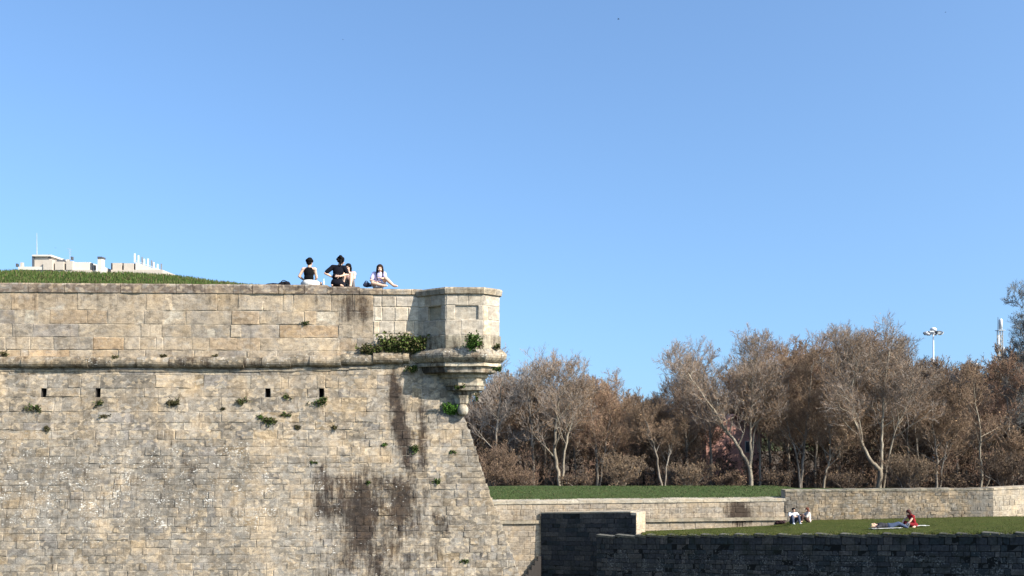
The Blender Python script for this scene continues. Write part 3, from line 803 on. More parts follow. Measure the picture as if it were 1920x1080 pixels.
# ------------------------------------------------------------------ bare trees
import numpy as np
def rvec(rng): 
    while True:
        v = Vector((rng.uniform(-1, 1), rng.uniform(-1, 1), rng.uniform(-1, 1)))
        if .05 < v.length < 1: return v.normalized()
def smooth_line(pts, rng, wob=.05, per=4):
    P = [Vector(p) for p in pts]; out = []
    for i in range(len(P)-1):
        p0 = P[max(0, i-1)]; p1 = P[i]; p2 = P[i+1]; p3 = P[min(len(P)-1, i+2)]
        for k in range(per):
            t = k/per
            q = .5*((2*p1)+(p2-p0)*t+(2*p0-5*p1+4*p2-p3)*t*t+(3*p1-p0-3*p2+p3)*t*t*t)
            out.append(q+rvec(rng)*wob*(0 if i+k == 0 else 1))
    out.append(P[-1]); return out
class Tree:
    """stems -> limbs -> branches -> twigs, as two meshes (trunk, crown)"""
    def __init__(s, seed, bark, twig_cols, leaf=0, leaf_cols=None, nch=(9, 7, 7, 5), maxl=4, trop=.10, rmin=.0095, wig=.32, spread=(.55, 1.1), lens=(.46, .76), leafsize=.05, t0=.3, lens0=(.74, 1.18)):
        s.lens0 = lens0
        s.rng = random.Random(seed); s.bark = bark; s.tw = twig_cols; s.leaf = leaf; s.lc = leaf_cols; s.nch = nch; s.maxl = maxl
        s.trop = trop; s.rmin = rmin; s.wig = wig; s.spread = spread; s.lens = lens; s.ls = leafsize; s.t0 = t0
        s.tk = MB(); s.cr = MB(); s.tips = []
    def put(s, pts, rad, lvl):
        if lvl >= 4:                                # fine twig: one tapering spike
            r = s.rng; k = r.uniform(.75, 1.25); c = tuple(q*k for q in r.choice(s.tw)); a, b = pts[0], pts[-1]; t = (b-a)
            x = t.cross(Vector((.3, .5, .8))); x.normalize(); y = t.normalized().cross(x); w = max(rad[0], s.rmin)
            i0 = s.cr.vert(a+x*w, c); i1 = s.cr.vert(a-x*(w*.5)+y*(w*.87), c); i2 = s.cr.vert(a-x*(w*.5)-y*(w*.87), c); i3 = s.cr.vert(b, c)
            s.cr.f += [(i0, i1, i3), (i1, i2, i3), (i2, i0, i3)]; s.cr.m += [0, 0, 0]
        elif lvl <= 1:
            s.tk.tube(pts, rad, 8 if lvl == 0 else 5)
        else:
            k = s.rng.uniform(.75, 1.25); c = s.rng.choice(s.tw)
            s.cr.tube(pts, rad, 4 if lvl == 2 else 3, 0, tuple(q*k for q in c))
    def kids(s, pts, rad, L, lvl, t0):
        r = s.rng
        n = s.nch[min(lvl, len(s.nch)-1)]
        n = max(1, int(round(n*r.uniform(.75, 1.25))))
        for i in range(n):
            t = t0+(1-t0)*((i+r.random())/n)
            x = t*(len(pts)-1); a = int(min(x, len(pts)-2)); f = x-a
            p = pts[a].lerp(pts[a+1], f); tan = (pts[a+1]-pts[a]).normalized()
            side = rvec(r); side = (side-tan*side.dot(tan))
            if side.length < .1: continue
            side.normalize(); an = r.uniform(*s.spread)
            if lvl == 0 and side.z < -.2: side.z *= -.4
            d = (tan*math.cos(an)+side*math.sin(an)).normalized()
            l2 = L*r.uniform(*(s.lens0 if lvl == 0 else s.lens))*((1.1-.55*t) if lvl == 0 else (1.05-.4*t))
            r2 = max(s.rmin, lerp(rad[a], rad[a+1], f)*r.uniform(.42, .66))
            s.grow(p, d, l2, r2, lvl+1)
    def grow(s, p, d, L, r0, lvl):
        r = s.rng; n = 5 if lvl <= 1 else (3 if lvl <= 3 else 1)
        pts = [p.copy()]; rad = [r0]; q = p.copy()
        for i in range(n):
            d = (d+rvec(r)*s.wig*(.8 if lvl < 2 else 1)+Vector((0, 0, s.trop*(2.4 if lvl >= 3 else 1)))).normalized()
            q = q+d*(L/n); pts.append(q.copy()); rad.append(max(s.rmin*.6, r0*(1-.75*(i+1)/n)))
        s.put(pts, rad, lvl)
        if lvl < s.maxl: s.kids(pts, rad, L, lvl, .22 if lvl > 1 else s.t0)
        if lvl >= s.maxl-1: s.tips.append((pts[-1], d)); s.tips.append((pts[1], d))
    def stem(s, pts, r0, r1, t0=.4, reach=None, wob=.05):
        P = smooth_line(pts, s.rng, wob); n = len(P)
        rad = [lerp(r0, r1, (i/(n-1))**.8) for i in range(n)]; rad[0] *= 1.25
        s.tk.tube(P, rad, 9)
        L = sum((b-a).length for a, b in zip(P, P[1:]))
        s.kids(P, rad, reach or L*.75, 0, t0)
    def leaves(s):
        r = s.rng
        for _ in range(s.leaf):
            p, d = r.choice(s.tips); q = p+rvec(r)*r.uniform(.02, .22)
            a = rvec(r)*s.ls*r.uniform(.6, 1.5); b = rvec(r); b = (b-a*(b.dot(a)/max(1e-6, a.length_squared)))
            if b.length < .1: continue
            b = b.normalized()*a.length*.6; k = r.uniform(.7, 1.3); c = tuple(x*k for x in r.choice(s.lc))
            s.cr.face([s.cr.vert(q-a, c), s.cr.vert(q+b, c), s.cr.vert(q+a, c), s.cr.vert(q-b, c)])
    def make(s, name, loc, label, group=None, rz=0., cat='tree', cm=None):
        s.leaves()
        root = empty(name, loc, rz); tag(root, label, cat, group)
        s.tk.build('trunk', M[s.bark], root, smooth=True)
        s.cr.build('crown', M['twig'], root, attrs=True)
        return root
TW_BROWN = [(0.2125, 0.1506, 0.0994), (0.1613, 0.1156, 0.0787), (0.2573, 0.1839, 0.1216), (0.1865, 0.1252, 0.0908)]
TW_GREY = [(0.2341, 0.2022, 0.1763), (0.1750, 0.1547, 0.1387), (0.2870, 0.2505, 0.2139), (0.1543, 0.1282, 0.1120)]
TW_RED = [(0.2210, 0.1381, 0.0965), (0.1724, 0.1060, 0.0800), (0.2620, 0.1746, 0.1174)]
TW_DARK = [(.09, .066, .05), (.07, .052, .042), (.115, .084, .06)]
LF_BROWN = [(0.2550, 0.1684, 0.0950), (0.2040, 0.1378, 0.0820), (0.3060, 0.2040, 0.1100), (0.1632, 0.1122, 0.0720)]
LF_OCHRE = [(0.2754, 0.1836, 0.0850), (0.2244, 0.1478, 0.0700), (0.1734, 0.1174, 0.0600)]

def tree_base(px, Y):
    yw = wall_Y(px); x = (px-960)/F*Y
    return Vector((x, Y, plateau_z(x, Y, px, yw)-.05))
def S(px0, Y, *pp):
    """stem through pixels of the photograph, relative to the trunk's foot; each (px, py[, depth])"""
    b = tree_base(px0, Y); out = []
    for k, q in enumerate(pp):
        p = W(q[0], 917-(917-q[1])*.87, Y)-b; p.y = q[2] if len(q) > 2 else 0.
        if k == 0: p = Vector((p.x, p.y, 0.))
        out.append(p)
    return out

# the trees one can tell apart, each with its own stems
Y = 66.
def T(seed, px, Y, stems, label, bark='bark_grey', tw=None, **kw):
    t = Tree(seed, bark, tw or TW_BROWN, **kw)
    for st in stems: t.stem(S(px, Y, *st[0]), *st[1:])
    return t.make('bare_tree', tree_base(px, Y), label, 'bare winter trees behind the walls')
K1 = dict(nch=(15, 8, 7, 7), leaf=272, leaf_cols=LF_BROWN)
T(1, 1052, 66., [([(1054, 917), (1046, 880), (1041, 845), (1041, 800), (1046, 740, .3), (1050, 715, .2), (1052, 690)], 0.164, .05, .30, 4.0),
                 ([(1052, 905), (1058, 860, .3), (1063, 815, .5), (1075, 770, .8), (1090, 725, 1.)], 0.098, .04, .35, 3.6)],
  'bare tree with a kinked pale forked trunk at the left end of the grass bank', 'bark_pale', TW_GREY+TW_BROWN, **K1)
T(2, 1003, 70., [([(1000, 917), (1000, 850), (996, 780), (992, 735), (990, 692)], 0.148, .04, .3, 3.6)],
  'tall grey bare tree just left of the kinked pale trunk', 'bark_grey', TW_GREY, nch=(15, 8, 7, 7), leaf=52, leaf_cols=LF_BROWN)
T(3, 938, 68., [([(925, 917), (928, 850), (932, 780), (938, 715), (945, 665)], 0.123, .03, .25, 3.0)],
  'thin grey bare tree directly behind the corner turret', 'bark_grey', TW_GREY, nch=(15, 8, 7, 7), leaf=21, leaf_cols=LF_BROWN)
T(4, 1115, 69., [([(1120, 917), (1118, 850), (1112, 780), (1106, 715)], 0.131, .04, .2, 3.3), ([(1122, 905), (1132, 850), (1142, 790, .5), (1146, 735, .8)], 0.082, .03, .25, 2.7)],
  'leafy brown bare tree right of the kinked pale trunk', 'bark_grey', TW_RED+TW_BROWN, nch=(15, 8, 7, 7), leaf=682, leaf_cols=LF_BROWN+LF_OCHRE)
T(5, 1238, 66., [([(1243, 918), (1235, 875), (1228, 830), (1216, 790), (1208, 755, .4)], 0.107, .03, .4, 2.4), ([(1246, 912), (1250, 870), (1262, 830, .6), (1272, 790, .8)], 0.074, .03, .4, 2.0)],
  'small bare tree with two thin grey stems below the dip in the treetops', 'bark_grey', TW_BROWN, nch=(13, 8, 7, 7), leaf=272, leaf_cols=LF_BROWN)
T(6, 1407, 66., [([(1408, 917), (1406, 880), (1396, 850), (1378, 815), (1358, 785), (1335, 745, -.5), (1305, 700, -.6), (1285, 665, -.4)], 0.172, .05, .36, 4.2),
                 ([(1407, 880), (1407, 840), (1407, 800), (1412, 740, .4), (1415, 680, .5), (1418, 635, .5)], 0.115, .04, .4, 3.8),
                 ([(1405, 850), (1420, 800, .8), (1440, 745, 1.), (1450, 690, 1.2)], 0.074, .03, .4, 3.0)],
  'wide bare tree with a pale trunk and a long limb leaning left', 'bark_pale', TW_GREY+TW_BROWN, nch=(15, 8, 7, 7), leaf=189, leaf_cols=LF_BROWN)
T(7, 1330, 71., [([(1335, 917), (1332, 850), (1330, 780), (1322, 720), (1318, 650)], 0.139, .04, .3, 3.8)],
  'bare tree with a spiky grey top left of the long leaning limb', 'bark_grey', TW_GREY+TW_BROWN, nch=(15, 8, 7, 7), leaf=146, leaf_cols=LF_BROWN)
T(8, 1500, 67., [([(1502, 917), (1505, 860), (1512, 790), (1518, 720), (1522, 650)], 0.123, .04, .25, 3.7), ([(1502, 905), (1494, 850), (1482, 790, .5), (1470, 730, .6), (1462, 665, .6)], 0.090, .03, .25, 3.3)],
  'brown bare tree with slim twin stems above the left end of the rubble wall', 'bark_grey', TW_BROWN, nch=(15, 8, 7, 7), leaf=378, leaf_cols=LF_BROWN)
T(9, 1545, 65., [([(1541, 917), (1548, 885), (1556, 850), (1558, 800, .3), (1552, 745, .4)], 0.098, .03, .35, 2.9)],
  'small bare tree with a pale leaning trunk left of the big pale tree', 'bark_pale', TW_BROWN, nch=(15, 8, 7, 7), leaf=272, leaf_cols=LF_BROWN)
T(10, 1642, 64., [([(1641, 917), (1650, 885), (1640, 865), (1626, 845), (1612, 800), (1604, 755, .3), (1602, 700, .4), (1604, 670, .3), (1606, 640)], 0.197, .05, .42, 4.0),
                  ([(1648, 882), (1656, 850, .3), (1660, 800, .6), (1664, 740, .8), (1668, 680, .8), (1674, 620, .7)], 0.131, .04, .4, 4.0),
                  ([(1655, 850, .3), (1680, 800, .4), (1702, 745, .3), (1716, 690, .2)], 0.082, .03, .3, 3.3)],
  'tallest bare tree, with a thick pale trunk forking low above the rubble wall', 'bark_pale', TW_GREY+TW_BROWN, nch=(15, 8, 7, 7), leaf=178, leaf_cols=LF_BROWN)
T(11, 1580, 70., [([(1572, 917), (1574, 850), (1570, 780), (1568, 700), (1566, 610)], 0.139, .04, .3, 3.4)],
  'tall slender bare tree with a spiky top left of the tallest tree', 'bark_grey', TW_GREY+TW_BROWN, nch=(15, 8, 7, 7), leaf=168, leaf_cols=LF_BROWN)
T(12, 1757, 66., [([(1755, 917), (1757, 880), (1756, 840), (1750, 790), (1742, 735, .3)], 0.115, .03, .3, 3.0), ([(1760, 905), (1768, 860), (1782, 815, .5), (1790, 760, .6)], 0.082, .03, .3, 2.8)],
  'bare tree with thin twin trunks below the floodlight mast', 'bark_grey', TW_BROWN, nch=(15, 8, 7, 7), leaf=357, leaf_cols=LF_BROWN)
T(13, 1840, 65., [([(1839, 917), (1840, 880), (1838, 840), (1838, 790), (1832, 735, .3), (1826, 690)], 0.115, .03, .42, 3.0), ([(1840, 890), (1862, 872, -.2), (1885, 855, -.3), (1900, 830, -.3)], 0.057, .03, .5, 1.8)],
  'bare tree with one long low limb reaching right above the sunlit wall end', 'bark_pale', TW_BROWN, nch=(15, 8, 7, 7), leaf=315, leaf_cols=LF_BROWN)
T(14, 1700, 69., [([(1704, 917), (1702, 850), (1700, 780), (1702, 700), (1706, 640)], 0.123, .03, .25, 3.3)],
  'brown bare tree between the tallest tree and the floodlight mast', 'bark_grey', TW_BROWN+TW_GREY, nch=(15, 8, 7, 7), leaf=231, leaf_cols=LF_BROWN)
T(15, 1895, 70., [([(1898, 917), (1896, 850), (1892, 780), (1888, 720), (1886, 672)], 0.131, .04, .25, 3.3)],
  'rusty brown leafy bare tree at the right edge in front of the telecom mast', 'bark_grey', TW_RED, nch=(15, 8, 7, 7), leaf=735, leaf_cols=LF_BROWN+LF_OCHRE)
T(16, 1795, 74., [([(1795, 917), (1794, 850), (1796, 780), (1800, 700)], 0.123, .03, .25, 3.3)],
  'greyish bare tree between the floodlight mast and the telecom mast', 'bark_grey', TW_GREY, nch=(15, 8, 7, 7), leaf=84, leaf_cols=LF_BROWN)
T(17, 1450, 73., [([(1446, 917), (1444, 850), (1440, 780), (1436, 700), (1434, 640)], 0.131, .04, .3, 3.3)],
  'dense brown bare tree right behind the wide leaning tree', 'bark_grey', TW_BROWN, nch=(15, 8, 7, 7), leaf=293, leaf_cols=LF_BROWN)
T(18, 1425, 69., [([(1426, 917), (1425, 850), (1421, 780), (1425, 710), (1428, 640)], 0.107, .03, .25, 3.3)],
  'bare tree with fine reddish twigs just right of the wide leaning tree', 'bark_grey', TW_RED+TW_BROWN, nch=(15, 8, 7, 7), leaf=210, leaf_cols=LF_BROWN)
T(19, 1530, 70., [([(1528, 917), (1530, 850), (1534, 780), (1540, 700), (1542, 632)], 0.107, .03, .25, 3.3)],
  'bare brown tree filling the gap right of the slim twin stems', 'bark_grey', TW_BROWN, nch=(15, 8, 7, 7), leaf=210, leaf_cols=LF_BROWN)
T(20, 1078, 72., [([(1080, 917), (1078, 850), (1074, 780), (1070, 690)], 0.107, .03, .25, 3.3)],
  'brown bare tree close behind the kinked pale trunk, right side', 'bark_grey', TW_BROWN, nch=(15, 8, 7, 7), leaf=360, leaf_cols=LF_BROWN)
T(21, 1655, 71., [([(1657, 917), (1652, 850), (1648, 780), (1640, 700), (1636, 625)], 0.107, .03, .25, 3.6)],
  'bare brown tree right behind the tallest pale tree', 'bark_grey', TW_BROWN, nch=(15, 8, 7, 7), leaf=210, leaf_cols=LF_BROWN)
T(22, 1022, 72., [([(1024, 917), (1022, 850), (1020, 780), (1024, 730), (1026, 688)], .13, .03, .22, 3.6)],
  'brown bare tree filling the space left of the kinked pale trunk', 'bark_grey', TW_BROWN, nch=(15, 8, 7, 7), leaf=270, leaf_cols=LF_BROWN)
T(23, 1152, 72., [([(1154, 917), (1152, 850), (1150, 790), (1152, 720)], .12, .03, .2, 3.2)],
  'brown bare tree at the left side of the dip in the treetops', 'bark_grey', TW_BROWN, nch=(15, 8, 7, 7), leaf=360, leaf_cols=LF_BROWN)
T(24, 1288, 73., [([(1290, 917), (1288, 850), (1284, 780), (1280, 700), (1276, 660)], .13, .03, .22, 3.4)],
  'grey-brown bare tree behind the left reach of the long leaning limb', 'bark_grey', TW_GREY+TW_BROWN, nch=(15, 8, 7, 7), leaf=180, leaf_cols=LF_BROWN)
T(25, 1720, 72., [([(1722, 917), (1720, 850), (1716, 780), (1712, 700), (1710, 640)], .13, .03, .22, 3.4)],
  'bare tree with grey upright twigs just left of the floodlight mast', 'bark_grey', TW_GREY+TW_BROWN, nch=(15, 8, 7, 7), leaf=150, leaf_cols=LF_BROWN)
T(26, 1478, 72., [([(1480, 917), (1478, 850), (1476, 780), (1478, 700), (1482, 645)], .13, .03, .22, 3.4)],
  'bare brown tree close behind the slim twin stems', 'bark_grey', TW_BROWN, nch=(15, 8, 7, 7), leaf=210, leaf_cols=LF_BROWN)
# tall grey tree cut by the right edge
T(31, 1950, 70., [([(1950, 917), (1948, 800), (1944, 680), (1938, 600), (1932, 530)], .2, .04, .18, 3.6), ([(1950, 880), (1930, 780), (1918, 690), (1914, 620)], .12, .03, .2, 2.6)],
  'tall blue-grey bare tree cut off by the right edge of the picture', 'bark_grey', [(.15, .155, .15), (.12, .125, .125), (.18, .18, .17)], nch=(20, 8, 8, 8), leaf=1500, leaf_cols=[(.12, .135, .12), (.09, .10, .09)])

# shrubs along the foot of the trees: individual bushes of thin stems
def shrub(seed, px, Y, w, h, tw, leaf, lc, label, grp='winter shrubs at the foot of the trees'):
    r = random.Random(seed); t = Tree(seed, 'bark_grey', tw, leaf=leaf, leaf_cols=lc, nch=(6, 5, 5, 5), maxl=4, trop=.14, rmin=.012, t0=.12)
    for _ in range(9):
        a = r.uniform(0, 6.28); d = Vector((math.cos(a)*w*r.uniform(.1, .55), math.sin(a)*w*.35, h*.82*r.uniform(.5, 1.)))
        t.stem([(d.x*.12, d.y*.12, 0), tuple(d*.5+Vector((0, 0, .1*h))), tuple(d)], 0.029, .012, .12, h*.55, .04)
    return t.make('winter_shrub', tree_base(px, Y), label, grp, cat='shrub')
TW_SHRUB = [(.15, .112, .08), (.115, .085, .062), (.18, .135, .092)]; TW_SHRUB2 = [(.13, .092, .066), (.10, .07, .053), (.155, .108, .076)]; LF_SHRUB = [(.14, .095, .06), (.11, .075, .05), (.17, .12, .07)]
shr = [(920, 62, 3.6, 3.3, TW_SHRUB2, 900, LF_SHRUB, 'purple-brown twiggy shrub nearest the bastion edge'),
       (968, 61, 3.0, 1.7, TW_SHRUB2, 600, LF_SHRUB, 'low ochre twiggy shrub on the grass bank near the bastion'),
       (1088, 61, 2.8, 1.3, TW_DARK, 500, LF_SHRUB, 'dark twiggy shrub at the foot of the kinked pale trunk'),
       (1160, 62, 4.0, 2.7, TW_SHRUB, 1600, LF_SHRUB, 'rounded brown shrub between the kinked trunk and the thin twin stems'),
       (1290, 61, 3.6, 1.9, TW_SHRUB, 750, LF_SHRUB, 'straw-brown shrub right of the thin twin grey stems'),
       (1372, 62, 2.2, 1.5, TW_SHRUB2, 700, LF_SHRUB, 'reddish shrub in front of the red brick house'),
       (1450, 61, 2.6, 1.4, TW_DARK, 500, LF_SHRUB, 'dark shrub right of the pale leaning trunk'),
       (1590, 62, 3.0, 1.5, TW_DARK, 700, LF_SHRUB, 'dark shrub just left of the low forking pale trunk'),
       (1700, 61, 3.8, 2.6, TW_SHRUB, 1000, LF_SHRUB, 'brown shrub just right of the low forking pale trunk'),
       (1800, 62, 3.0, 1.4, TW_DARK, 700, LF_SHRUB, 'dark shrub left of the tree with the low right limb'),
       (1890, 62, 4.0, 2.8, TW_DARK, 900, LF_SHRUB, 'dark shrub above the sunlit wall end')]
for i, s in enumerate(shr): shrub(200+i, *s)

# far-off wood behind: one mass of bare trees
def wood(name, seeds, spots):
    protos = []
    for sd, tw, lf, lc in seeds:
        t = Tree(sd, 'bark_grey', tw, leaf=lf, leaf_cols=lc, nch=(16, 8, 7, 6), maxl=4, trop=.13, rmin=.024, leafsize=.06, t0=.12)
        t.stem([(0, 0, 0), (.2, 0, 3), (0, .1, 6), (.1, 0, 8.6)], 0.164, .04, .12, 4.6)
        for v in t.tk.v: t.cr.v.append(v); t.cr.c.append((.10, .082, .065)); t.cr.w.append((0, 0, 0))
        off = len(t.cr.v)-len(t.tk.v)
        for f in t.tk.f: t.cr.f.append(tuple(i+off for i in f)); t.cr.m.append(0)
        t.leaves(); protos.append((t.cr.v, t.cr.f, t.cr.c))
    r = random.Random(77); out = MB()
    for (px, ptop, Y) in spots:
        v, f, c = r.choice(protos); a = r.uniform(0, 6.28); b = tree_base(px, Y); H = -(ptop-Y0H)/F*Y-b.z
        k = H/9.6; ca, sa = math.cos(a)*k*1.15, math.sin(a)*k*1.15; off = len(out.v); kk = r.uniform(.8, 1.15)
        out.v += [(b.x+x*ca-y*sa, b.y+x*sa+y*ca, b.z+z*k) for x, y, z in v]
        out.f += [tuple(i+off for i in q) for q in f]; out.m += [0]*len(f)
        out.c += [(q[0]*kk, q[1]*kk, q[2]*kk) for q in c]; out.w += [(0, 0, 0)]*len(v)
    o = out.build(name, M['twig'], None, attrs=True); o['kind'] = 'stuff'; return o
SKY = [(500, 715), (700, 730), (860, 740), (930, 725), (1000, 720), (1060, 715), (1120, 735), (1180, 745), (1230, 748), (1290, 730), (1350, 705), (1430, 690), (1500, 680), (1560, 670), (1640, 660), (1700, 680), (1760, 705), (1800, 712), (1850, 690), (1960, 670)]
r = random.Random(5); spots = []
for row, (Yr, n) in enumerate(((76, 36), (84, 34), (96, 32))):
    for i in range(n):
        px = lerp(560, 2240, (i+r.uniform(.1, .9))/n); Yt = Yr+r.uniform(-3, 4)
        if 1325 < px < 1436 and Yt < 90: continue
        spots.append((px, pw(px, SKY)+r.uniform(0, 40)+(0 if row else 15), Yt))
wood('far_wood', [(501, TW_BROWN, 850, LF_BROWN), (502, TW_RED, 1100, LF_BROWN), (503, TW_DARK, 750, LF_BROWN), (504, TW_BROWN+TW_GREY, 600, LF_OCHRE)], spots)
# thicket of undergrowth below the trees, too dense to count
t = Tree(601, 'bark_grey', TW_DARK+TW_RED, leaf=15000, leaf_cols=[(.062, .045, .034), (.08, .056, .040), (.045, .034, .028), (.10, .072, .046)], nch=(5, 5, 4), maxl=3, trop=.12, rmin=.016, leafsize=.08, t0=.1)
r = random.Random(61); o0 = Vector((0, 0, 0))
for i in range(290):
    px = lerp(620, 2150, (i+r.random())/290); Yt = r.uniform(67, 79); b = tree_base(px, Yt); h = r.uniform(1.2, 3.4)
    if 1335 < px < 1425 and h > 2.4: h = 2.0
    d = Vector((r.uniform(-.7, .7), r.uniform(-.5, .5), h))
    t.stem([tuple(b), tuple(b+d*.5), tuple(b+d)], 0.025, .012, .1, h*.5, .05)
t.leaves()
off = len(t.cr.v)
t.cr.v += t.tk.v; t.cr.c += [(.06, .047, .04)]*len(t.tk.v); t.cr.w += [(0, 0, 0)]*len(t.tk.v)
t.cr.f += [tuple(i+off for i in f) for f in t.tk.f]; t.cr.m += [0]*len(t.tk.f)
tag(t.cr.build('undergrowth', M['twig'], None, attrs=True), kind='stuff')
# ------------------------------------------------------------------ people
def remesh(mb, name, mats, parent, vox, smooth=4):
    me = bpy.data.meshes.new('tmp'); me.from_pydata(mb.v, [], mb.f); me.update()
    o = bpy.data.objects.new('tmp', me); COL.objects.link(o)
    m = o.modifiers.new('r', 'REMESH'); m.mode = 'VOXEL'; m.voxel_size = vox
    if smooth:
        k = o.modifiers.new('s', 'SMOOTH'); k.factor = .5; k.iterations = smooth
    dg = bpy.context.evaluated_depsgraph_get(); dg.update()
    out = bpy.data.meshes.new_from_object(o.evaluated_get(dg))
    bpy.data.objects.remove(o); bpy.data.meshes.remove(me)
    out.name = name; out.materials.clear()
    for x in (mats if isinstance(mats, (list, tuple)) else [mats]): out.materials.append(x)
    out.polygons.foreach_set('use_smooth', [True]*len(out.polygons))
    r = bpy.data.objects.new(name, out); COL.objects.link(r); r.parent = parent
    return r
SKIN = simple('skin', (.52, .335, .245), .55, .06, 9); SKIN2 = simple('tanned_skin', (.44, .27, .19), .55, .06, 9)
EYE = simple('eye_dark', (.03, .022, .02), .4, .05); LIP = simple('lips', (.40, .16, .14), .5, .05)
def fabric(name, col):
    m = simple(name, col, .95, .16, 22); m.node_tree.nodes['Principled BSDF'].inputs['Specular IOR Level'].default_value = .06; return m
def basis(f, up):
    f = Vector(f).normalized(); up = Vector(up); r = f.cross(up).normalized(); u = r.cross(f).normalized()
    return Matrix((r, f, u)).transposed()             # local x = figure's right-hand side, y = forward, z = up
def hand(mb, w, d, up, side, curl=.5):
    """palm, four unequal bent fingers and a thumb; d = direction of the hand, up = back of the hand"""
    d = Vector(d).normalized(); up = Vector(up); up = (up-d*up.dot(d)).normalized(); s = d.cross(up)*side
    w = Vector(w); B = Matrix((d, s, up)).transposed()
    mb.ell(w+d*.045, (.052, .040, .016), B, 12, 8)
    for i, ln in enumerate((.066, .075, .070, .055)):
        a = w+d*.085+s*(.030-.020*i); dd = (d+s*(.10-.07*i)).normalized()
        p1 = a+dd*ln*.45; d2 = (dd-up*curl).normalized(); p2 = p1+d2*ln*.33; d3 = (d2-up*curl*.9).normalized(); p3 = p2+d3*ln*.26
        mb.cap(a, p1, .0095, .009, 8); mb.cap(p1, p2, .009, .0083, 8); mb.cap(p2, p3, .0083, .0072, 8)
    t0 = w+d*.025+s*.034; t1 = t0+(d*.55+s*.8-up*.25).normalized()*.036; t2 = t1+(d*.95+s*.25-up*.3).normalized()*.028
    mb.cap(t0, t1, .012, .0105, 8); mb.cap(t1, t2, .0105, .009, 8)
def torso(mb, J, k=1., g=0., top=True):
    sh = (J['shR']-J['shL']); ax = sh.normalized(); w = sh.length/2
    hp = (J['hpR']-J['hpL']).normalized()
    up = (J['chest']-J['waist']).normalized(); f = ax.cross(up).normalized(); Bc = Matrix((ax, f, up)).transposed()
    up2 = (J['waist']-J['pelvis']).normalized(); f2 = hp.cross(up2).normalized(); Bp = Matrix((hp, f2, up2)).transposed()
    mb.ell(J['pelvis'], (.168*k+g, .118*k+g, .12*k+g), Bp, 16, 10)
    mb.ell(J['waist'], (.135*k+g, .095*k+g, .13+g), Bp, 16, 10)
    mb.ell(J['chest'], (w*.86+g, .112*k+g, .155+g), Bc, 16, 10)
    mid = J['chest'].lerp(J['neck'], .5); mb.ell(mid, (w*.80+g, .088*k+g, .085+g), Bc, 16, 10)
    mb.cap(J['waist'], J['chest'], .092*k+g, .098*k+g)
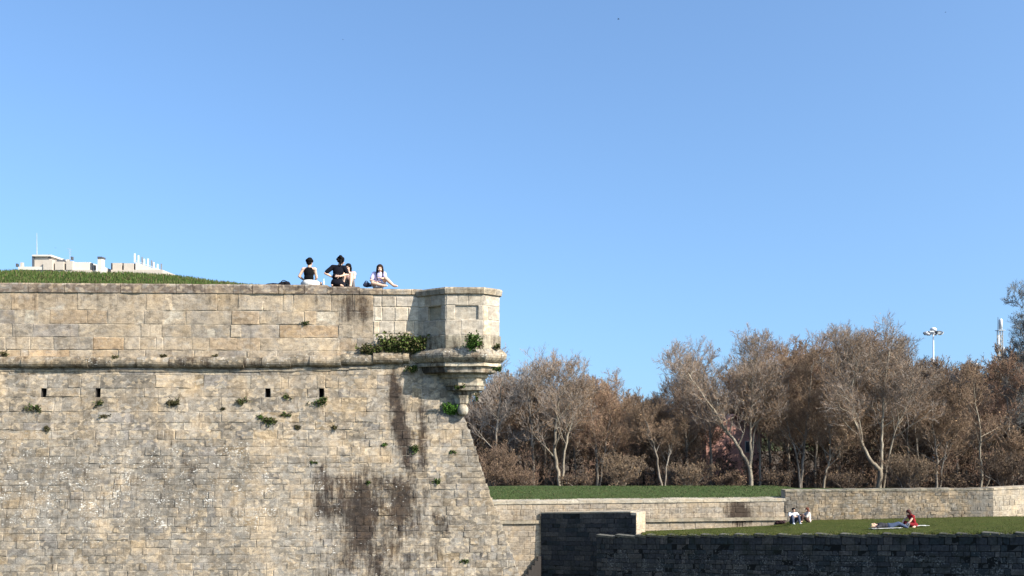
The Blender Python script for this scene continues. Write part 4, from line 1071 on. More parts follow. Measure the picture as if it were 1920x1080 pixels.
def person(name, loc, J, label, group, skin, cloth, hair, vox=.009, k=1., feet=None, handup=None, curl=.6):
    """J: joints in metres from the seat point (x right in the picture, y away, z up)"""
    J = {a: Vector(b) for a, b in J.items()}
    root = empty('person', loc); tag(root, label, 'person', group)
    b = MB(); torso(b, J, k)
    for s in 'LR':
        b.ell(J['sh'+s], .058*k, None, 12, 8)
        b.cap(J['chest'].lerp(J['neck'], .7), J['sh'+s], .062*k, .052*k)
        b.cap(J['sh'+s], J['el'+s], .050*k, .038*k); b.cap(J['el'+s], J['wr'+s], .039*k, .027*k)
        b.cap(J['hp'+s], J['kn'+s], .086*k, .058*k); b.cap(J['kn'+s], J['kn'+s].lerp(J['an'+s], .38), .056*k, .056*k); b.cap(J['kn'+s].lerp(J['an'+s], .38), J['an'+s], .056*k, .036*k)
        fd = (J['to'+s]-J['an'+s]); b.cap(J['an'+s], J['an'+s]+fd*.45+Vector((0, 0, -.01)), .040, .038); b.cap(J['an'+s]+fd*.45, J['an'+s]+fd, .038, .026)
        hd = J.get('hd'+s) or (J['wr'+s]-J['el'+s])
        hu = J.get('hu'+s) or Vector((0, 0, 1))
        if abs(Vector(hd).normalized().dot(Vector(hu).normalized())) > .93: hu = Vector((0, 1, .2))
        hand(b, J['wr'+s], hd, hu, 1 if s == 'L' else -1, curl)
    h = J['head']; Bh = basis(J['face'], J.get('up', (0, 0, 1)))
    if J['neck']: b.cap(J['neck']-(h-J['neck'])*.2, h-Bh @ Vector((0, .02, .03)), .056*k, .050)
    b.ell(h+Bh @ Vector((0, -.008, .022)), (.074, .094, .092), Bh, 18, 12)
    b.ell(h+Bh @ Vector((0, .016, -.030)), (.056, .070, .082), Bh, 18, 12)
    b.ell(h+Bh @ Vector((0, .055, -.082)), (.026, .024, .024), Bh, 10, 8)
    b.cap(h+Bh @ Vector((0, .086, .008)), h+Bh @ Vector((0, .104, -.026)), .009, .014, 8)
    for sx in (-1, 1):
        b.ell(h+Bh @ Vector((sx*.076, -.012, -.012)), (.010, .020, .032), Bh, 8, 8)
        b.ell(h+Bh @ Vector((sx*.032, .080, -.028)), (.024, .02, .02), Bh, 8, 8)
        b.ell(h+Bh @ Vector((sx*.030, .080, .028)), (.026, .014, .010), Bh, 8, 8)
    b.ell(h+Bh @ Vector((0, .088, -.056)), (.024, .012, .010), Bh, 8, 8)
    o = remesh(b, 'body', [skin, EYE, LIP], root, vox, 3)
    inv = Bh.transposed()
    for p in o.data.polygons:
        q = inv @ (p.center-h)
        if q.y > .055:
            if abs(abs(q.x)-.031) < .016 and abs(q.z-.010) < .009: p.material_index = 1
            elif abs(abs(q.x)-.031) < .021 and abs(q.z-.030) < .005: p.material_index = 1
            elif abs(q.x) < .025 and abs(q.z+.056) < .010: p.material_index = 2
    for (nm, mat, kind, ex) in cloth:
        c = MB(); g = ex.get('g', .012)
        if kind == 'top':
            torso(c, J, k, g); t = ex.get('sleeve', .5)
            if ex.get('tail'): c.ell(J['pelvis']+Vector((0, 0, -.02)), (.175*k+g, .125*k+g, .12), None, 14, 8)
            for s in 'LR':
                c.cap(J['chest'].lerp(J['neck'], .62), J['sh'+s], .060*k+g, (.058*k+g) if t > 0 else .04)
                if t > 0:
                    tt = min(t, 1); c.cap(J['sh'+s], J['sh'+s].lerp(J['el'+s], tt), .054*k+g, lerp(.052, .040, tt)*k+g+.006)
                    if t > 1: c.cap(J['el'+s], J['el'+s].lerp(J['wr'+s], t-1), .041*k+g, .032*k+g)
        elif kind == 'legs':
            hp = (J['hpR']-J['hpL']).normalized(); up2 = (J['waist']-J['pelvis']).normalized(); f2 = hp.cross(up2).normalized(); Bp = Matrix((hp, f2, up2)).transposed()
            c.ell(J['pelvis'], (.172*k+g, .122*k+g, .115+g), Bp, 16, 10)
            t = ex.get('len', 2)
            for s in 'LR':
                tt = min(t, 1); c.cap(J['hp'+s], J['hp'+s].lerp(J['kn'+s], tt), .090*k+g, lerp(.090, .061, tt)*k+g)
                if t > 1:
                    m = J['kn'+s].lerp(J['an'+s], .4); c.cap(J['kn'+s], m, .060*k+g, .058*k+g); c.cap(m, J['kn'+s].lerp(J['an'+s], min(.93, t-1)), .058*k+g, .046*k+g)
        elif kind == 'shoes':
            for s in 'LR':
                c = MB(); fd = J['to'+s]-J['an'+s]; c.cap(J['an'+s], J['an'+s]+fd*.5, .048, .046); c.cap(J['an'+s]+fd*.5, J['an'+s]+fd*1.08, .046, .036)
                remesh(c, 'shoe', mat, root, .012, 4)
            continue
        remesh(c, nm, mat, root, max(vox, .010)+.001, 5)
    hm, style = hair; c = MB(); P = lambda x, y, z: h+Bh @ Vector((x, y, z)); hm.node_tree.nodes['Principled BSDF'].inputs['Specular IOR Level'].default_value = .08
    if style == 'cap':
        c.ell(P(0, -.020, .046), (.088, .100, .082), Bh, 16, 10); c.ell(P(0, -.058, .0), (.080, .058, .075), Bh, 14, 10)
    elif style == 'wide':
        c.ell(P(0, -.026, .058), (.118, .118, .078), Bh, 16, 10); c.ell(P(0, -.055, .0), (.086, .06, .08), Bh, 14, 10); c.ell(P(.015, -.04, .118), (.072, .07, .04), Bh, 12, 8)
    elif style == 'bun':
        c.ell(P(0, -.020, .046), (.090, .102, .084), Bh, 16, 10); c.ell(P(0, -.060, .0), (.080, .056, .075), Bh, 14, 10); c.ell(P(0, -.085, .115), (.05, .05, .046), Bh, 12, 8)
    elif style == 'curly':
        r = random.Random(4); c.ell(P(0, -.02, .045), (.100, .110, .09), Bh, 16, 10)
        for _ in range(46):
            d = rvec(r)
            if d.y > .35 and d.z < .35: continue
            c.ell(P(d.x*.10, -.03+d.y*.10, .03+d.z*.10), r.uniform(.024, .04), None, 8, 6)
        c.ell(P(.04, -.10, .10), .055, None, 10, 8)
        c.cap(P(.06, -.09, -.02), P(.09, -.11, -.16), .045, .02)
    elif style == 'long':
        c.ell(P(0, -.022, .044), (.092, .104, .086), Bh, 16, 10); c.ell(P(0, -.062, -.03), (.088, .058, .11), Bh, 14, 10)
        for sx in (-1, 1):
            c.cap(P(sx*.072, .012, .06), P(sx*.086, .01, -.07), .026, .030); c.cap(P(sx*.086, .01, -.07), P(sx*.082, .05, -.22), .030, .026); c.cap(P(sx*.082, .05, -.22), P(sx*.075, .06, -.34), .026, .010)
        c.cap(P(0, -.085, -.08), P(0, -.10, -.28), .07, .035)
    elif style == 'mid':
        c.ell(P(0, -.022, .044), (.092, .104, .086), Bh, 16, 10); c.ell(P(0, -.060, -.03), (.088, .060, .11), Bh, 14, 10); c.cap(P(0, -.075, -.06), P(0, -.085, -.20), .066, .045)
        for sx in (-1, 1): c.cap(P(sx*.076, .0, .05), P(sx*.082, -.005, -.12), .026, .022)
    remesh(c, 'hair', hm, root, .010, 2)
    return root
HB = simple('black_hair', (.006, .005, .005), .8, .3, 60); HD = simple('dark_brown_hair', (.022, .013, .009), .8, .3, 60)
HR = simple('auburn_hair', (.10, .035, .022), .55, .3, 60); HL = simple('blond_hair', (.46, .36, .20), .6, .25, 60)
GP = 'friends sitting on the bastion parapet'; GL = 'people resting on the lawn'
V = Vector
def seat(px, rel, z=None):
    u = uz(px, 540, -rel)[0]; p = BP+DU*u-DN*rel
    return V((p.x, p.y, (ztop if z is None else z)))
# figure in a black top seen from behind
person('p', seat(579, .36), dict(pelvis=(0, 0, .10), waist=(0, .0, .25), chest=(0, .02, .40), neck=(.01, .03, .565), head=(.015, .05, .70), face=(.12, 1, -.12),
    shL=(-.17, .03, .51), shR=(.17, .03, .51), elL=(-.285, .0, .30), wrL=(-.17, .20, .20), elR=(.205, .10, .28), wrR=(.12, .30, .18),
    hpL=(-.09, .02, .09), hpR=(.09, .02, .09), knL=(-.27, .36, .13), knR=(.27, .36, .13), anL=(.10, .45, .05), anR=(-.10, .40, .06), toL=(.24, .47, .03), toR=(-.24, .42, .03)),
    'person in black sleeveless top and white shorts, seen from behind on the parapet', GP, SKIN,
    [('top', fabric('black_cotton', (.006, .006, .007)), 'top', dict(sleeve=0)), ('shorts', fabric('white_cotton', (.58, .56, .52)), 'legs', dict(len=.6, g=.016))], (HB, 'wide'))
# figure in the dark T-shirt with curly black hair
person('p', seat(632, .38), dict(pelvis=(0, 0, .13), waist=(0, .02, .30), chest=(.03, .05, .47), neck=(.06, .08, .64), head=(.10, .11, .775), face=(.55, 1, -.2),
    shL=(-.14, .06, .59), shR=(.21, .05, .57), elL=(-.35, .0, .40), wrL=(-.14, .06, .29), elR=(.31, .04, .37), wrR=(.10, -.13, .29), hdR=(-.9, .05, .1), huR=(0, -1, .2),
    hpL=(-.09, .03, .12), hpR=(.09, .03, .12), knL=(-.14, .44, .09), knR=(.16, .44, .09), anL=(-.13, .03, .05), anR=(.13, .03, .05), toL=(-.13, -.10, .035), toR=(.13, -.10, .035)),
    'person with curly black hair and dark navy T-shirt, elbows out, back to us', GP, SKIN,
    [('shirt', fabric('navy_cotton', (.008, .008, .012)), 'top', dict(sleeve=.78, tail=1, g=.016)), ('trousers', fabric('dark_denim', (.014, .015, .022)), 'legs', dict(len=1.9))], (HB, 'curly'))
# figure half hidden behind, facing us
person('p', seat(654, .92), dict(pelvis=(0, .05, .10), waist=(0, .04, .24), chest=(0, .0, .37), neck=(.0, -.02, .52), head=(-.01, -.05, .645), face=(-.35, -1, -.25),
    shL=(-.16, .0, .47), shR=(.16, .0, .47), elL=(-.17, -.16, .30), wrL=(-.04, -.22, .46), elR=(.19, -.17, .30), wrR=(.06, -.24, .45), hdL=(.15, -.1, .9), hdR=(-.15, -.1, .9), huL=(-1, 0, .2), huR=(1, 0, .2),
    hpL=(-.09, .03, .09), hpR=(.09, .03, .09), knL=(-.10, -.30, .40), knR=(.13, -.30, .40), anL=(-.10, -.42, .05), anR=(.13, -.42, .05), toL=(-.10, -.56, .03), toR=(.14, -.56, .03)),
    'person with bare knees drawn up, half hidden behind the figure in the dark T-shirt', GP, SKIN,
    [('top', fabric('pink_cotton', (.44, .31, .30)), 'top', dict(sleeve=.2)), ('shorts', fabric('grey_shorts', (.20, .19, .20)), 'legs', dict(len=.55))], (HB, 'mid'))
# young woman with long hair at the edge
person('p', seat(711, .28, ztop-.05), dict(pelvis=(-.04, .12, .10), waist=(-.03, .09, .22), chest=(-.01, .03, .345), neck=(.0, -.01, .47), head=(.03, -.06, .575), face=(.10, -1, -.22),
    shL=(-.155, .04, .43), shR=(.145, .02, .43), elL=(-.235, -.06, .22), wrL=(-.06, -.20, .16), elR=(.195, -.10, .28), wrR=(.10, -.22, .26), hdL=(.9, -.2, .1), hdR=(-.5, -.5, .1),
    hpL=(-.12, .08, .09), hpR=(.05, .08, .09), knL=(-.16, -.22, .13), knR=(.22, -.16, .27), anL=(.12, -.24, .055), anR=(.44, -.20, .06), toL=(.26, -.25, .04), toR=(.56, -.24, .03)),
    'young woman with long dark hair and pale lilac top on the parapet edge', GP, SKIN,
    [('top', fabric('lilac_cotton', (.42, .38, .55)), 'top', dict(sleeve=.65, g=.014)), ('shorts', fabric('pale_denim', (.36, .42, .55)), 'legs', dict(len=.5, g=.014))], (HD, 'long'))

# people on the lawn
def lawn_seat(px, py): return lawn_at(px, py)
person('p', lawn_seat(1487, 981.5), dict(pelvis=(0, .05, .10), waist=(0, .02, .25), chest=(0, -.02, .40), neck=(0, -.03, .56), head=(.01, -.06, .69), face=(.1, -1, -.15),
    shL=(-.18, -.01, .51), shR=(.18, -.01, .51), elL=(-.25, -.22, .36), wrL=(-.08, -.38, .42), elR=(.25, -.22, .36), wrR=(.08, -.38, .42), hdL=(.7, -.2, -.2), hdR=(-.7, -.2, -.2),
    hpL=(-.09, .02, .09), hpR=(.09, .02, .09), knL=(-.15, -.36, .42), knR=(.17, -.36, .42), anL=(-.14, -.52, .07), anR=(.20, -.50, .07), toL=(-.15, -.72, .04), toR=(.22, -.70, .04)),
    'dark-haired person in white T-shirt and jeans sitting knees up by the rubble wall', GL, SKIN2,
    [('shirt', fabric('white_tshirt', (.56, .55, .53)), 'top', dict(sleeve=.6, g=.016)), ('jeans', fabric('blue_jeans', (.055, .065, .10)), 'legs', dict(len=1.9)), ('shoes', fabric('white_trainers', (.72, .72, .72)), 'shoes', {})], (HB, 'cap'), .011)
person('p', lawn_seat(1513, 979.5), dict(pelvis=(.08, 0, .10), waist=(.09, 0, .25), chest=(.07, 0, .39), neck=(.04, 0, .54), head=(.0, -.01, .66), face=(-1, -.35, -.15),
    shL=(.06, -.16, .49), shR=(.05, .16, .49), elL=(-.08, -.22, .32), wrL=(-.24, -.12, .32), elR=(-.10, .2, .32), wrR=(-.26, .10, .34), hpL=(.06, -.09, .09), hpR=(.06, .09, .09),
    knL=(-.26, -.12, .38), knR=(-.26, .12, .38), anL=(-.30, -.12, .07), anR=(-.36, .12, .07), toL=(-.47, -.16, .04), toR=(-.54, .12, .04)),
    'auburn-haired person in a cream top, seated right of the figure in white T-shirt', GL, SKIN,
    [('top', fabric('cream_cotton', (.52, .43, .37)), 'top', dict(sleeve=1.3, g=.018)), ('trousers', fabric('brown_trousers', (.10, .06, .05)), 'legs', dict(len=1.8))], (HR, 'mid'), .011)
person('p', lawn_seat(1662, 991.5), dict(pelvis=(.10, 0, .12), waist=(-.06, 0, .14), chest=(-.22, 0, .15), neck=(-.40, 0, .16), head=(-.56, .02, .15), face=(.12, -.35, 1), up=(-1, 0, .1),
    shL=(-.34, -.17, .14), shR=(-.34, .17, .14), elL=(-.52, -.30, .10), wrL=(-.62, -.12, .10), elR=(-.16, .30, .08), wrR=(.02, .20, .20), hdL=(-.3, .9, .1), hdR=(.9, -.3, 0), hpL=(.12, -.09, .12), hpR=(.12, .09, .12),
    knL=(.48, -.10, .25), knR=(.50, .12, .18), anL=(.86, -.09, .07), anR=(.90, .12, .07), toL=(.94, -.10, .22), toR=(.98, .14, .22)),
    'fair-haired person lying on the lawn in a dark top and blue jeans', GL, SKIN,
    [('top', fabric('charcoal_top', (.03, .03, .035)), 'top', dict(sleeve=.9, g=.014)), ('jeans', fabric('light_blue_jeans', (.05, .066, .11)), 'legs', dict(len=1.9, g=.016)), ('shoes', fabric('grey_shoes', (.12, .12, .13)), 'shoes', {})], (HL, 'cap'), .011)
person('p', lawn_seat(1710, 988), dict(pelvis=(.10, .05, .10), waist=(.06, .03, .26), chest=(-.02, .0, .41), neck=(-.10, -.01, .54), head=(-.18, -.03, .64), face=(-1, -.3, -.45),
    shL=(-.02, -.17, .48), shR=(-.06, .16, .48), elL=(-.20, -.24, .26), wrL=(-.38, -.22, .12), elR=(-.28, .18, .28), wrR=(-.42, .06, .14), hdL=(-.9, 0, -.3), hdR=(-.9, -.1, -.3), hpL=(.08, -.08, .09), hpR=(.08, .1, .09),
    knL=(-.30, -.12, .16), knR=(-.26, .16, .18), anL=(-.02, -.34, .06), anR=(.0, .32, .06), toL=(-.16, -.42, .04), toR=(-.12, .42, .04)),
    'person in red clothes with dark red hair leaning forward on a white towel', GL, SKIN,
    [('top', fabric('red_top', (.21, .018, .022)), 'top', dict(sleeve=.12, g=.016, tail=1)), ('trousers', fabric('dark_red_trousers', (.15, .014, .018)), 'legs', dict(len=1.8, g=.016))], (simple('dark_red_hair', (.05, .014, .012), .55, .3, 60), 'mid'), .011)

# towels, bags
def towel(name, loc, w, d, rz, mat, label, seed):
    mb = MB(); ids = []; nx, ny = 22, 14; Mz = Matrix.Rotation(rz, 3, 'Z'); pxl = None
    base = Vector(loc)
    for i in range(nx+1):
        row = []
        for j in range(ny+1):
            x, y = (i/nx-.5)*w, (j/ny-.5)*d
            q = Mz @ Vector((x+nz(y*3, 1, seed)*.05, y+nz(x*3, 2, seed)*.04, 0)); p = base+q
            k = 960+F*p.x/p.y; s0, s1 = lawn_z(k, 0), lawn_z(k, 1); s = clamp((p.y-s0.y)/(s1.y-s0.y))
            row.append(mb.vert((p.x, p.y, lerp(s0.z, s1.z, s)+.05+.03*abs(nz(x*4, y*4, seed)))))
        ids.append(row)
    for i in range(nx):
        for j in range(ny): mb.face((ids[i][j], ids[i+1][j], ids[i+1][j+1], ids[i][j+1]))
    o = mb.build(name, mat, None, smooth=True); m = o.modifiers.new('s', 'SOLIDIFY'); m.thickness = .012
    tag(o, label, 'towel')
TW = fabric('white_towel', (.52, .51, .49))
towel('beach_towel', lawn_at(1716, 988.5), 1.0, .6, R(4), TW, 'white towel spread on the lawn under the person in red', 3)
towel('beach_towel', lawn_at(1660, 992), 1.25, .5, R(-3), fabric('grey_towel', (.45, .45, .42)), 'pale towel under the person lying on the lawn', 5)
def lumpy(name, loc, items, mat, label, cat, vox=.012, extra=None):
    root = empty(name, loc); tag(root, label, cat)
    b = MB()
    for c, rad in items: b.ell(c, rad, None, 14, 10)
    o = remesh(b, 'fabric_body', mat, root, vox, 2)
    for v in o.data.vertices:
        n = nz(v.co.x*14, v.co.y*14, v.co.z*14); v.co += v.normal*n*.014
    if extra: extra(root)
    return root
DKF = fabric('black_nylon', (.009, .009, .011)); DK2 = fabric('dark_blue_nylon', (.03, .035, .06))
def straps(root, mat, pts_list):
    for pts in pts_list:
        m = MB(); m.tube(smooth_line(pts, random.Random(1), 0.), [.012]*((len(pts)-1)*4+1), 6, caps=True); m.build('strap', mat, root, smooth=True)
lumpy('jacket', seat(513, .35), [((-.1, 0, .03), (.16, .14, .05)), ((.1, 0, .035), (.14, .13, .05)), ((.0, .03, .05), (.12, .1, .045))], DKF, 'flat crumpled black jacket lying on the parapet left of the group', 'jacket', .012,
      lambda r: straps(r, DKF, [[(.2, -.05, .03), (.27, -.08, .02), (.33, -.06, .015)]]))
lumpy('bag', seat(533, .38), [((-.06, 0, .06), (.12, .12, .075)), ((.08, 0, .065), (.11, .11, .085)), ((.02, .02, .09), (.09, .09, .06))], DKF, 'plump black bag on the parapet beside the crumpled jacket', 'bag', .012,
      lambda r: straps(r, DKF, [[(-.08, -.06, .12), (0, -.08, .17), (.1, -.06, .13)], [(.14, -.02, .06), (.22, -.06, .02), (.26, -.02, .015)]]))
lumpy('handbag', seat(687, .36), [((0, 0, .06), (.10, .09, .075)), ((.09, .02, .05), (.08, .08, .06))], DK2, 'small dark blue handbag beside the young woman on the parapet', 'bag', .012,
      lambda r: straps(r, DK2, [[(-.06, -.03, .10), (0, -.05, .17), (.08, -.03, .10)]]))
lumpy('backpack', lawn_at(1463, 980.5), [((0, 0, .13), (.19, .15, .15)), ((.1, -.02, .10), (.17, .14, .12)), ((-.16, 0, .08), (.16, .13, .09))], fabric('dark_backpack', (.04, .022, .024)), 'dark backpack lying on the lawn left of the seated pair', 'backpack', .015,
      lambda r: straps(r, DKF, [[(-.12, -.12, .18), (-.02, -.18, .14), (.1, -.15, .06)], [(.05, -.12, .2), (.14, -.17, .14), (.2, -.14, .05)]]))
# little bottle between the two figures
root = empty('water_bottle', seat(607, .30)); tag(root, 'small clear-blue water bottle standing between the two figures in dark tops', 'bottle')
m = MB()
for z0, z1, r0, r1 in ((0, .15, .03, .03), (.15, .185, .03, .012), (.185, .20, .012, .012)): m.tube([V((0, 0, z0)), V((0, 0, z1))], [r0, r1], 12, caps=True)
m.build('bottle_body', simple('pale_blue_plastic', (.45, .56, .66), .2, .05), root, smooth=True)
m = MB(); m.tube([V((0, 0, .2)), V((0, 0, .22))], [.014, .014], 10, caps=True); m.build('bottle_cap', simple('white_plastic', (.75, .75, .75), .4, .05), root)
# ------------------------------------------------------------------ weeds and shrubs on the masonry
GREEN = [(0.0396, 0.0735, 0.0160), (0.0540, 0.0875, 0.0208), (0.0288, 0.0560, 0.0144), (0.0720, 0.0945, 0.0320)]
DRY = [(0.0680, 0.0562, 0.0298), (0.0480, 0.0429, 0.0238), (0.0960, 0.0780, 0.0425), (0.0560, 0.0624, 0.0255)]
BRIGHT = [(0.0480, 0.1120, 0.0180), (0.0680, 0.1360, 0.0270), (0.0400, 0.0880, 0.0162)]
def weed(name, p, rad, n, ls, cols, label, seed, droop=.0, group=None, cat='plant', out=(.1218, -.9925)):
    r = random.Random(seed); root = empty(name, p); tag(root, label, cat, group)
    st = MB(); lf = MB(); O = V((out[0], out[1], 0)); nst = max(6, int(n/26)); tips = []
    for _ in range(nst):
        d = V((r.gauss(0, .5)*rad[0], 0, r.uniform(.15, 1)*rad[2]*(1-droop)-droop*rad[2]*r.random()))+O*rad[1]*r.uniform(.25, 1.)
        q = [V((r.gauss(0, .22)*rad[0], 0, 0))-O*.02]; q.append(q[0]+d*.5+V((0, 0, .1*rad[2]))); q.append(q[0]+d)
        st.tube(q, [.006, .004, .002], 4); tips += [(q[1], q[2]), (q[0], q[1]), (q[1], q[2])]
    for _ in range(n):
        a, b = r.choice(tips); c = a.lerp(b, r.random())+rvec(r)*r.uniform(0, .34)*max(rad[0]*.6, rad[2]*.6)
        d = (rvec(r)+V((0, 0, .25))).normalized(); s = ls*r.uniform(.5, 1.5); e = rvec(r); e = (e-d*e.dot(d)).normalized()*s*.32
        k = r.uniform(.7, 1.3); cc = tuple(x*k for x in r.choice(cols))
        lf.face([lf.vert(c, cc), lf.vert(c+d*s*.5+e, cc), lf.vert(c+d*s, cc), lf.vert(c+d*s*.5-e, cc)])
    for i in range(len(st.v)): st.c[i] = (.08, .065, .035)
    st.build('stems', M['leaf'], root, attrs=True); lf.build('leaves', M['leaf'], root, attrs=True)
    return root
def wp(u, v, z): return BP+DU*u+DN*v+V((0, 0, z))
def ledge(px, py, v=.18):
    u, z = uz(px, py, v); return wp(u, v, z)
def onwall(px, py):
    u, z = uzs(px, py); return wp(u, BATTER*max(0, ZC-z)+.0, z)
def onpar(px, py):
    u, z = uz(px, py); return wp(u, .0, z)
GLD = 'green plants on the ledge beside the turret'
LEDGE = [(.062, .088, .022), (.08, .10, .03), (.05, .072, .02), (.10, .092, .04), (.085, .07, .035)]
weed('ledge_plant', ledge(694, 662, .12), (.42, .14, .26), 1000, .06, LEDGE+DRY, 'low grassy green plant at the left end of the ledge greenery', 1, group=GLD)
weed('ledge_plant', ledge(737, 660, .12), (.44, .16, .58), 1900, .065, LEDGE, 'upright bushy green plant on the cordon in the middle of the ledge greenery', 2, group=GLD)
weed('ledge_plant', ledge(784, 660, .14), (.56, .20, .50), 2300, .07, LEDGE, 'wide green bush on the ledge against the left of the turret', 3, group=GLD)
weed('hanging_plant', ledge(772, 690, .10), (.24, .16, .24), 500, .055, GREEN+DRY, 'small green plant hanging from the end of the cordon under the ledge bush', 4, .7, GLD)
weed('turret_plant', wp(uz(885, 653, 1.12)[0], 1.12, zf(654)), (.26, .10, .42), 900, .06, BRIGHT+GREEN, 'leafy green plant growing from the rim of the turret front', 5)
weed('turret_plant', wp(uz(901, 653, 1.10)[0], 1.10, zf(654)), (.12, .06, .24), 130, .05, DRY+GREEN, 'thin wispy plant right of the leafy plant on the turret rim', 6)
weed('turret_plant', wp(uz(931, 653, .62)[0], .62, zf(654)), (.16, .10, .16), 200, .05, DRY+GREEN, 'little tuft at the right corner of the turret rim', 7)
weed('corbel_plant', wp(uz(846, 770, .22)[0], .20, zf(776)), (.26, .14, .30), 900, .06, BRIGHT, 'bright green plant left of the stone ball under the turret', 8)
weed('corbel_plant', wp(uz(934, 690, .6)[0], .58, zf(694)), (.16, .12, .14), 220, .05, GREEN, 'green tuft under the right end of the turret rim', 9)
weed('corbel_plant', wp(uz(862, 722, .75)[0], .72, zf(728)), (.20, .10, .12), 220, .05, GREEN+DRY, 'mossy tuft on the lower corbel under the turret', 10)
weed('corbel_plant', wp(uz(893, 752, .35)[0], .42, zf(750)), (.08, .08, .22), 130, .045, DRY+GREEN, 'small tuft right of the bracket under the turret', 11)
GT = 'tufts of weeds growing from the bastion wall'
tufts = [(326, 752, .22, DRY, 'round dark dry tuft on the wall, largest between the two pairs of drain holes'),
 (66, 762, .20, DRY+GREEN, 'dry spreading tuft below the leftmost drain hole'), (186, 752, .17, GREEN+DRY, 'green tuft hanging under the second drain hole from the left'),
 (196, 776, .13, DRY, 'small dark tuft below the tuft of the second drain hole'), (450, 748, .19, DRY+GREEN, 'dry tuft left of the third drain hole'),
 (537, 740, .15, DRY+GREEN, 'small tuft between the third and fourth drain holes'), (602, 750, .26, GREEN, 'large green tuft under the fourth drain hole'),
 (505, 786, .23, DRY+GREEN, 'wide dark tuft below and right of the third drain hole'), (488, 778, .13, GREEN, 'small green tuft left of the wide dark tuft'),
 (540, 774, .15, GREEN+DRY, 'olive tuft right of the wide dark tuft'), (626, 796, .14, DRY, 'little dark tuft right of the row of tufts below the drain holes'),
 (558, 796, .13, DRY, 'little dark tuft midway below the third and fourth drain holes'), (88, 800, .15, DRY, 'small dark tuft on the far left below the drain holes'),
 (776, 838, .21, GREEN, 'green tuft between the two dark streaks under the turret'), (721, 830, .12, BRIGHT, 'small bright tuft left of the long dark streak'),
 (848, 842, .11, GREEN, 'small tuft near the right edge of the wall under the turret ball'), (819, 898, .15, GREEN, 'dark green tuft right of the big dark stain'),
 (870, 1048, .11, GREEN, 'tiny dark green tuft low down near the right edge of the wall'), (588, 862, .10, GREEN, 'tiny tuft above the left part of the big dark stain'),
 (418, 762, .09, DRY, 'tiny tuft left of the dry tuft by the third drain hole'), (690, 900, .10, GREEN, 'tiny green tuft inside the big dark stain')]
for i, (px, py, s, c, lb) in enumerate(tufts):
    weed('wall_tuft', onwall(px, py+6), (s*1.0, s*.6, s*1.5), int(150+7500*s*s), .03+.06*s, c+DRY[:2], lb, 50+i, .45, GT)
for i, (px, py, s, c, lb) in enumerate([(571, 606, .15, DRY+GREEN, 'small dark tuft on the parapet below the seated group'), (10, 662, .18, DRY, 'dark tuft above the cordon at the left edge of the picture'),
    (216, 668, .12, DRY, 'small dry tuft on top of the cordon, left part'), (308, 666, .13, DRY, 'dry tuft on top of the cordon above the round dark tuft'), (405, 664, .10, DRY, 'tiny dry tuft on the cordon left of the middle')]):
    weed('parapet_tuft', onpar(px, py+4) if py < 650 else ledge(px, py+5, .10), (s, s*.6, s*.8), int(120+4500*s*s), .045, c, lb, 90+i, .1, 'tufts of weeds on the parapet and cordon')

# ------------------------------------------------------------------ far buildings beyond the bastion
PLA = simple('cream_render', (.42, .365, .305), .9, .16, 2.); PLW = simple('white_render', (.50, .46, .40), .9, .14, 2.); PLD = simple('dark_panel', (.07, .075, .085), .7, .1, 2.)
MET = simple('galvanised_metal', (.42, .44, .46), .45, .08, 5., .6); WHM = simple('white_metal', (.56, .57, .58), .5, .05, 5.)
def bx(px0, px1, py0, py1, Yb, dep, base, m):
    a = W(px0, py1, Yb); b = W(px1, py0, Yb)
    z0 = base if base is not None else a.z
    mb = MB(); mb.box((a.x, Yb, z0), (b.x, Yb+dep, b.z)); return mb
def sub(name, parent, mb, mat):
    o = mb.build(name, mat, None); o.location = -Vector(parent.location); o.parent = parent; o.matrix_parent_inverse = Matrix.Identity(4); return o
YB = 150.
b1 = empty('apartment_block', W(110, 600, YB)*1.); b1.location.z = -11.2
tag(b1, 'cream flat-roofed building with a tall mast beyond the grass mound, left of the railed roof', 'building')
b1.location.y = YB
def P1(name, px0, px1, py0, py1, mat, dy=0., dep=8., base=None): return sub(name, b1, bx(px0, px1, py0, py1, YB+dy, dep, base, mat), mat)
P1('wall', 36, 170, 506, 530, PLA, .0, 14, -11.2)
P1('roof_edge', 34, 80, 500, 506, PLW, -.3, 12)
P1('penthouse', 63, 93, 479, 506, PLA, .6, 7); P1('penthouse_slab', 60, 95, 477.5, 480.5, PLW, .2, 8); P1('side_panel', 60, 63.4, 480.5, 500, PLD, .35, 5)
P1('stair_tower', 81, 98, 487, 506, PLA, -.5, 6); P1('wing', 103, 119, 490.5, 506, PLA, -.2, 6); P1('wing', 124, 136, 489.5, 506, PLA, -.1, 5); P1('upper_storey', 136, 168, 491.5, 506, PLW, .3, 8)
P1('side_panel', 99, 103, 492, 506, PLD, .8, 4); P1('side_panel', 119, 124, 491, 506, PLD, .8, 4)
for px, y0, y1, w in ((31, 494, 500, 3), (40, 492, 500, 4), (92, 477, 484, 3), (108, 486, 491, 2.5), (114, 487, 491, 2), (119, 486, 491, 3), (127, 486, 491, 4), (134, 481, 487, 3), (171, 493, 506, 3), (176, 497, 506, 3)):
    P1('roof_vent', px-w/2, px+w/2, y0, y1, PLD if w < 4 else PLA, .4, .5)
P1('chimney', 183, 190.5, 484, 530, PLW, -.2, 1.2, -11.2); P1('chimney_cap', 182.5, 191, 481, 484.2, PLD, -.3, 1.4)
